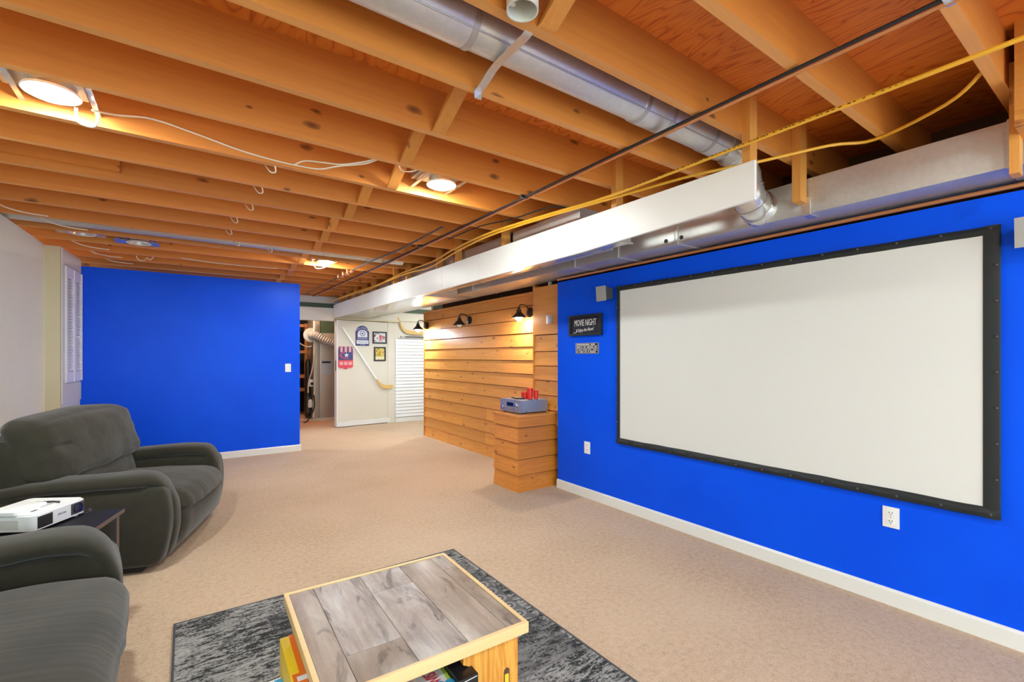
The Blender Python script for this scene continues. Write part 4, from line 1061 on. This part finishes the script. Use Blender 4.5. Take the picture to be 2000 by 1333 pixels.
# ------------------------------------------------------------------ recliners
def nz(p, f, a, off=0):
    return a*noise.noise(Vector((p.x*f+off, p.y*f, p.z*f)))
def recliner(loc, rot, lab, seed, W=1.14):
    ch = thing('recliner', lab, 'recliner', loc, rot, 'wide recliners along the left wall')
    h = W/2; off = seed*13.7
    # base
    obj('base', MB().box(-.74, -.09, -h+.06, h-.06, 0, .06), 'dark', ch)
    # arms: side panel with bulging front, pad sweeping over the top and down the front
    for s in (-1, 1):
        def fn(p, n, s=s):
            fr = max(0, (p.x+.35)/.40)
            q = p.copy()
            zc = (p.z-.04)/.48
            q.x += .045*fr*math.sin(max(0, min(1, zc*.9))*PI)-.035*fr
            q.y += s*.014*(1-n.x**2)*(1-n.z**2)+nz(p, 6, .006, off)
            return q
        yo = s*(h-.10)
        obj('arm_panel', MB().rbox(-.80, .045, yo-.095, yo+.095, .035, .50, .05, 10, fn), 'fabric', ch)
        P = smoothpath([(-.80, yo-s*.01, .485), (-.60, yo, .515), (-.30, yo+s*.005, .532), (-.10, yo, .532), (-.03, yo-s*.012, .508), (.012, yo-s*.03, .45), (.034, yo-s*.042, .37), (.038, yo-s*.046, .26), (.022, yo-s*.046, .14), (-.008, yo-s*.046, .055)], 5)
        mb = MB(); rows = []; n = 18; N = len(P)
        for i, p in enumerate(P):
            d = (P[min(i+1, N-1)]-P[max(i-1, 0)]).normalized(); nr = Vector((-d.z, 0, d.x))
            if nr.z < 0 and i < N*.55: nr = -nr
            if i >= N*.55 and nr.x < 0: nr = -nr
            f = i/(N-1)
            hw_ = .108 if f < .36 else .108-.055*min(1, (f-.36)/.22)
            th = .040 if f < .36 else .040-.014*min(1, (f-.36)/.22)
            e = min(1, min(i+.6, N-1-i+.6)/2.2)
            hw_ *= .55+.45*e; th *= .35+.65*e
            ring = []
            for k in range(n):
                a = 2*PI*k/n; ca, sa = math.cos(a), math.sin(a)
                yv = math.copysign(abs(ca)**.65, ca)*hw_; tv = math.copysign(abs(sa)**.75, sa)*th
                q = p+nr*tv+Vector((0, yv, 0)); q = q+nr*nz(q, 9, .006, off)
                ring.append(mb.bm.verts.new(q))
            rows.append(ring)
        for a, b in zip(rows, rows[1:]):
            for k in range(n): mb.bm.faces.new([a[k], a[(k+1) % n], b[(k+1) % n], b[k]])
        mb.bm.faces.new(rows[0][::-1]); mb.bm.faces.new(rows[-1])
        obj('arm_pad', mb, 'fabric', ch, smooth=60)
    sw = h-.19
    def seat(p, n):
        q = p.copy(); puff = (1-n.x**2)*(1-n.y**2)
        if n.z > 0: q.z += .035*puff+nz(p, 7, .008, off)
        fr = max(0, n.x)
        q.z -= .03*fr**3*(n.z > -.2)
        q.z += .0045*math.sin(p.y*70+2*math.sin(p.y*9)+2*math.sin(p.x*5))*max(0, (n.x-.55))*(n.z > -.5)
        q.x += .035*fr*(1-n.y**2)+.004*math.sin(p.y*58+1.1)*fr
        return q
    obj('seat_cushion', MB().rbox(-.66, .085, -sw, sw, .275, .43, .07, 18, seat), 'fabric_rib', ch, smooth=60)
    def foot(p, n):
        q = p.copy(); zc = (p.z-.06)/.25
        q.x += .04*math.sin(max(0, min(1, zc))*PI)*max(0, n.x)*(1-.5*n.y**2)-.05*(1-zc)*max(0, n.x)+.003*math.sin(p.y*58)*max(0, n.x)
        return q
    obj('footrest', MB().rbox(-.10, .078, -sw+.004, sw-.004, .06, .305, .035, 14, foot), 'fabric_rib', ch, smooth=60)
    # back: lumbar roll, big upper pillow, rear shell
    def lean(q): return Vector((q.x-.28*(q.z-.38), q.y, q.z))
    def lum(p, n):
        q = p.copy(); q.x += .03*max(0, n.x)*(1-n.y**2)*(1-n.z**2)+nz(p, 6, .008, off); return lean(q)
    obj('lumbar_cushion', MB().rbox(-.64, -.45, -h+.17, h-.17, .36, .61, .05, 10, lum), 'fabric', ch, smooth=60)
    def pil(p, n):
        q = p.copy(); q.x += .055*max(0, n.x)*(1-n.y**2)*(1-n.z**2)**.5
        q.z += -.03*abs(n.y)**3*max(0, n.z)+nz(p, 5, .010, off)
        q.x += (nz(p, 7, .014, off+5)+.007*noise.noise(Vector((off, p.y*7, p.z*22+p.y*5))))*max(0, n.x)
        # tucked crease across the pillow, deeper at the left end
        cr = math.exp(-((p.z-(.745+.02*p.y))/.016)**2)*max(0, min(1, (-p.y+.05)/.35)); q.x -= .022*cr*max(0, n.x)
        return lean(q)
    obj('back_pillow', MB().rbox(-.64, -.44, -h+.06, h-.035, .52, .915, .075, 18, pil), 'fabric', ch, smooth=60)
    def shell(p, n): return Vector((p.x-.2*(p.z-.38), p.y, p.z))
    obj('back_shell', MB().rbox(-.80, -.58, -h+.05, h-.05, .12, .80, .05, 8, shell), 'fabric', ch, smooth=60)
    return ch
recliner((.030, 3.885, 0), R(-18), 'dark olive grey wide recliner by the blue partition', 1)
recliner((-.285, 1.825, 0), R(-1), 'dark olive grey wide recliner cut off at the lower left', 2, 1.50)

# ------------------------------------------------------------------ side table with projector
st = thing('side_table', 'narrow black side table standing between the two recliners', 'side table', (-.545, 2.815, 0), R(-16))
obj('top', MB().box(-.27, .265, -.118, .155, .503, .52, .0015), 'tabletop', st)
obj('edge_band', MB().box(.265, .268, -.118, .155, .502, .519), 'tableleg', st)
for x in (-.24, .235):
    for y in (-.105, .138):
        obj('leg', MB().box(x-.013, x+.013, y-.013, y+.013, 0, .503), 'tableleg', st)
obj('shelf', MB().box(-.25, .245, -.11, .145, .16, .175), 'tabletop', st)
pj = thing('projector', 'white video projector on the black side table', 'projector', (-.548, 2.845, .52), R(-31))
# local: +x is the lens side, y across
pts = []
def rrect(x0, x1, y0, y1, r):
    out = []
    for cx_, cy_, a0 in ((x1-r, y1-r, 0), (x0+r, y1-r, 90), (x0+r, y0+r, 180), (x1-r, y0+r, 270)):
        out += [(cx_+r*math.cos(R(a0+a)), cy_+r*math.sin(R(a0+a))) for a in (0, 30, 60, 90)]
    return out
obj('case', MB().prism(rrect(-.125, .118, -.128, .128, .025), 2, .012, .073), 'white', pj)
obj('top_cover', MB().prism(rrect(-.119, .112, -.122, .122, .022), 2, .073, .079), 'white', pj)
fv = obj('front_vent', MB().box(.114, .1195, -.110, -.045, .018, .066), 'dark', pj)
for k in range(5): obj('vent_fin', MB().box(.1185, .1205, -.108, -.047, .022+k*.009, .0245+k*.009), 'blackmatte', fv)
lr = obj('lens_recess', MB().box(.112, .1195, .045, .112, .020, .068), 'darkgrey', pj)
obj('lens', MB().lathe([(.022, 0), (.022, .008), (.016, .006)], frame((.116, .08, .044), (0, 1, 0), (0, 0, 1)), 20), 'display', lr)
obj('side_vent', MB().box(-.09, .06, -.1295, -.127, .022, .06), 'trimgrey', pj)
for x, y in ((.09, -.10), (.09, .10), (-.10, 0)):
    obj('foot', MB().lathe([(.010, 0), (.010, .013)], Matrix.Translation((x, y, 0)), 12), 'white', pj)
b = text('EPSON', .013, .0003); mb = MB(); mb.merge(b, frame((.1185, 0, .045), (0, 1, 0), (0, 0, 1))); obj('lettering', mb, 'darkgrey', pj, False, 0)
obj('slider', MB().box(.04, .055, -.02, .07, .079, .081), 'greyplastic', pj)
for y in (-.075, -.06): obj('button', MB().box(.06, .07, y-.005, y+.005, .079, .0805), 'darkgrey', pj)
ad = thing('media_box', 'thin white media box lying on top of the projector', 'media box', (-.575, 2.80, .599), R(-31))
obj('case', MB().box(-.05, .05, -.085, .06, 0, .016, .003), 'white', ad)
obj('cable', MB().tube(smoothpath([(.0, .06, .008), (.01, .085, .006), (.04, .10, .004), (.075, .09, .004)]), .004, 8), 'black', ad)
obj('plug', MB().box(-.01, .02, .055, .08, .003, .012, .001), 'greyplastic', ad)
pk = thing('small_puck', 'small black round knob at the back of the side table', 'knob', (-.40, 2.935, .52))
obj('dome', MB().lathe([(.030, 0), (.030, .008), (.02, .016), (.001, .018)], n=18), 'black', pk)
obj('rim', MB().lathe([(.032, 0), (.032, .003), (.029, .004)], n=18), 'darkgrey', pk)
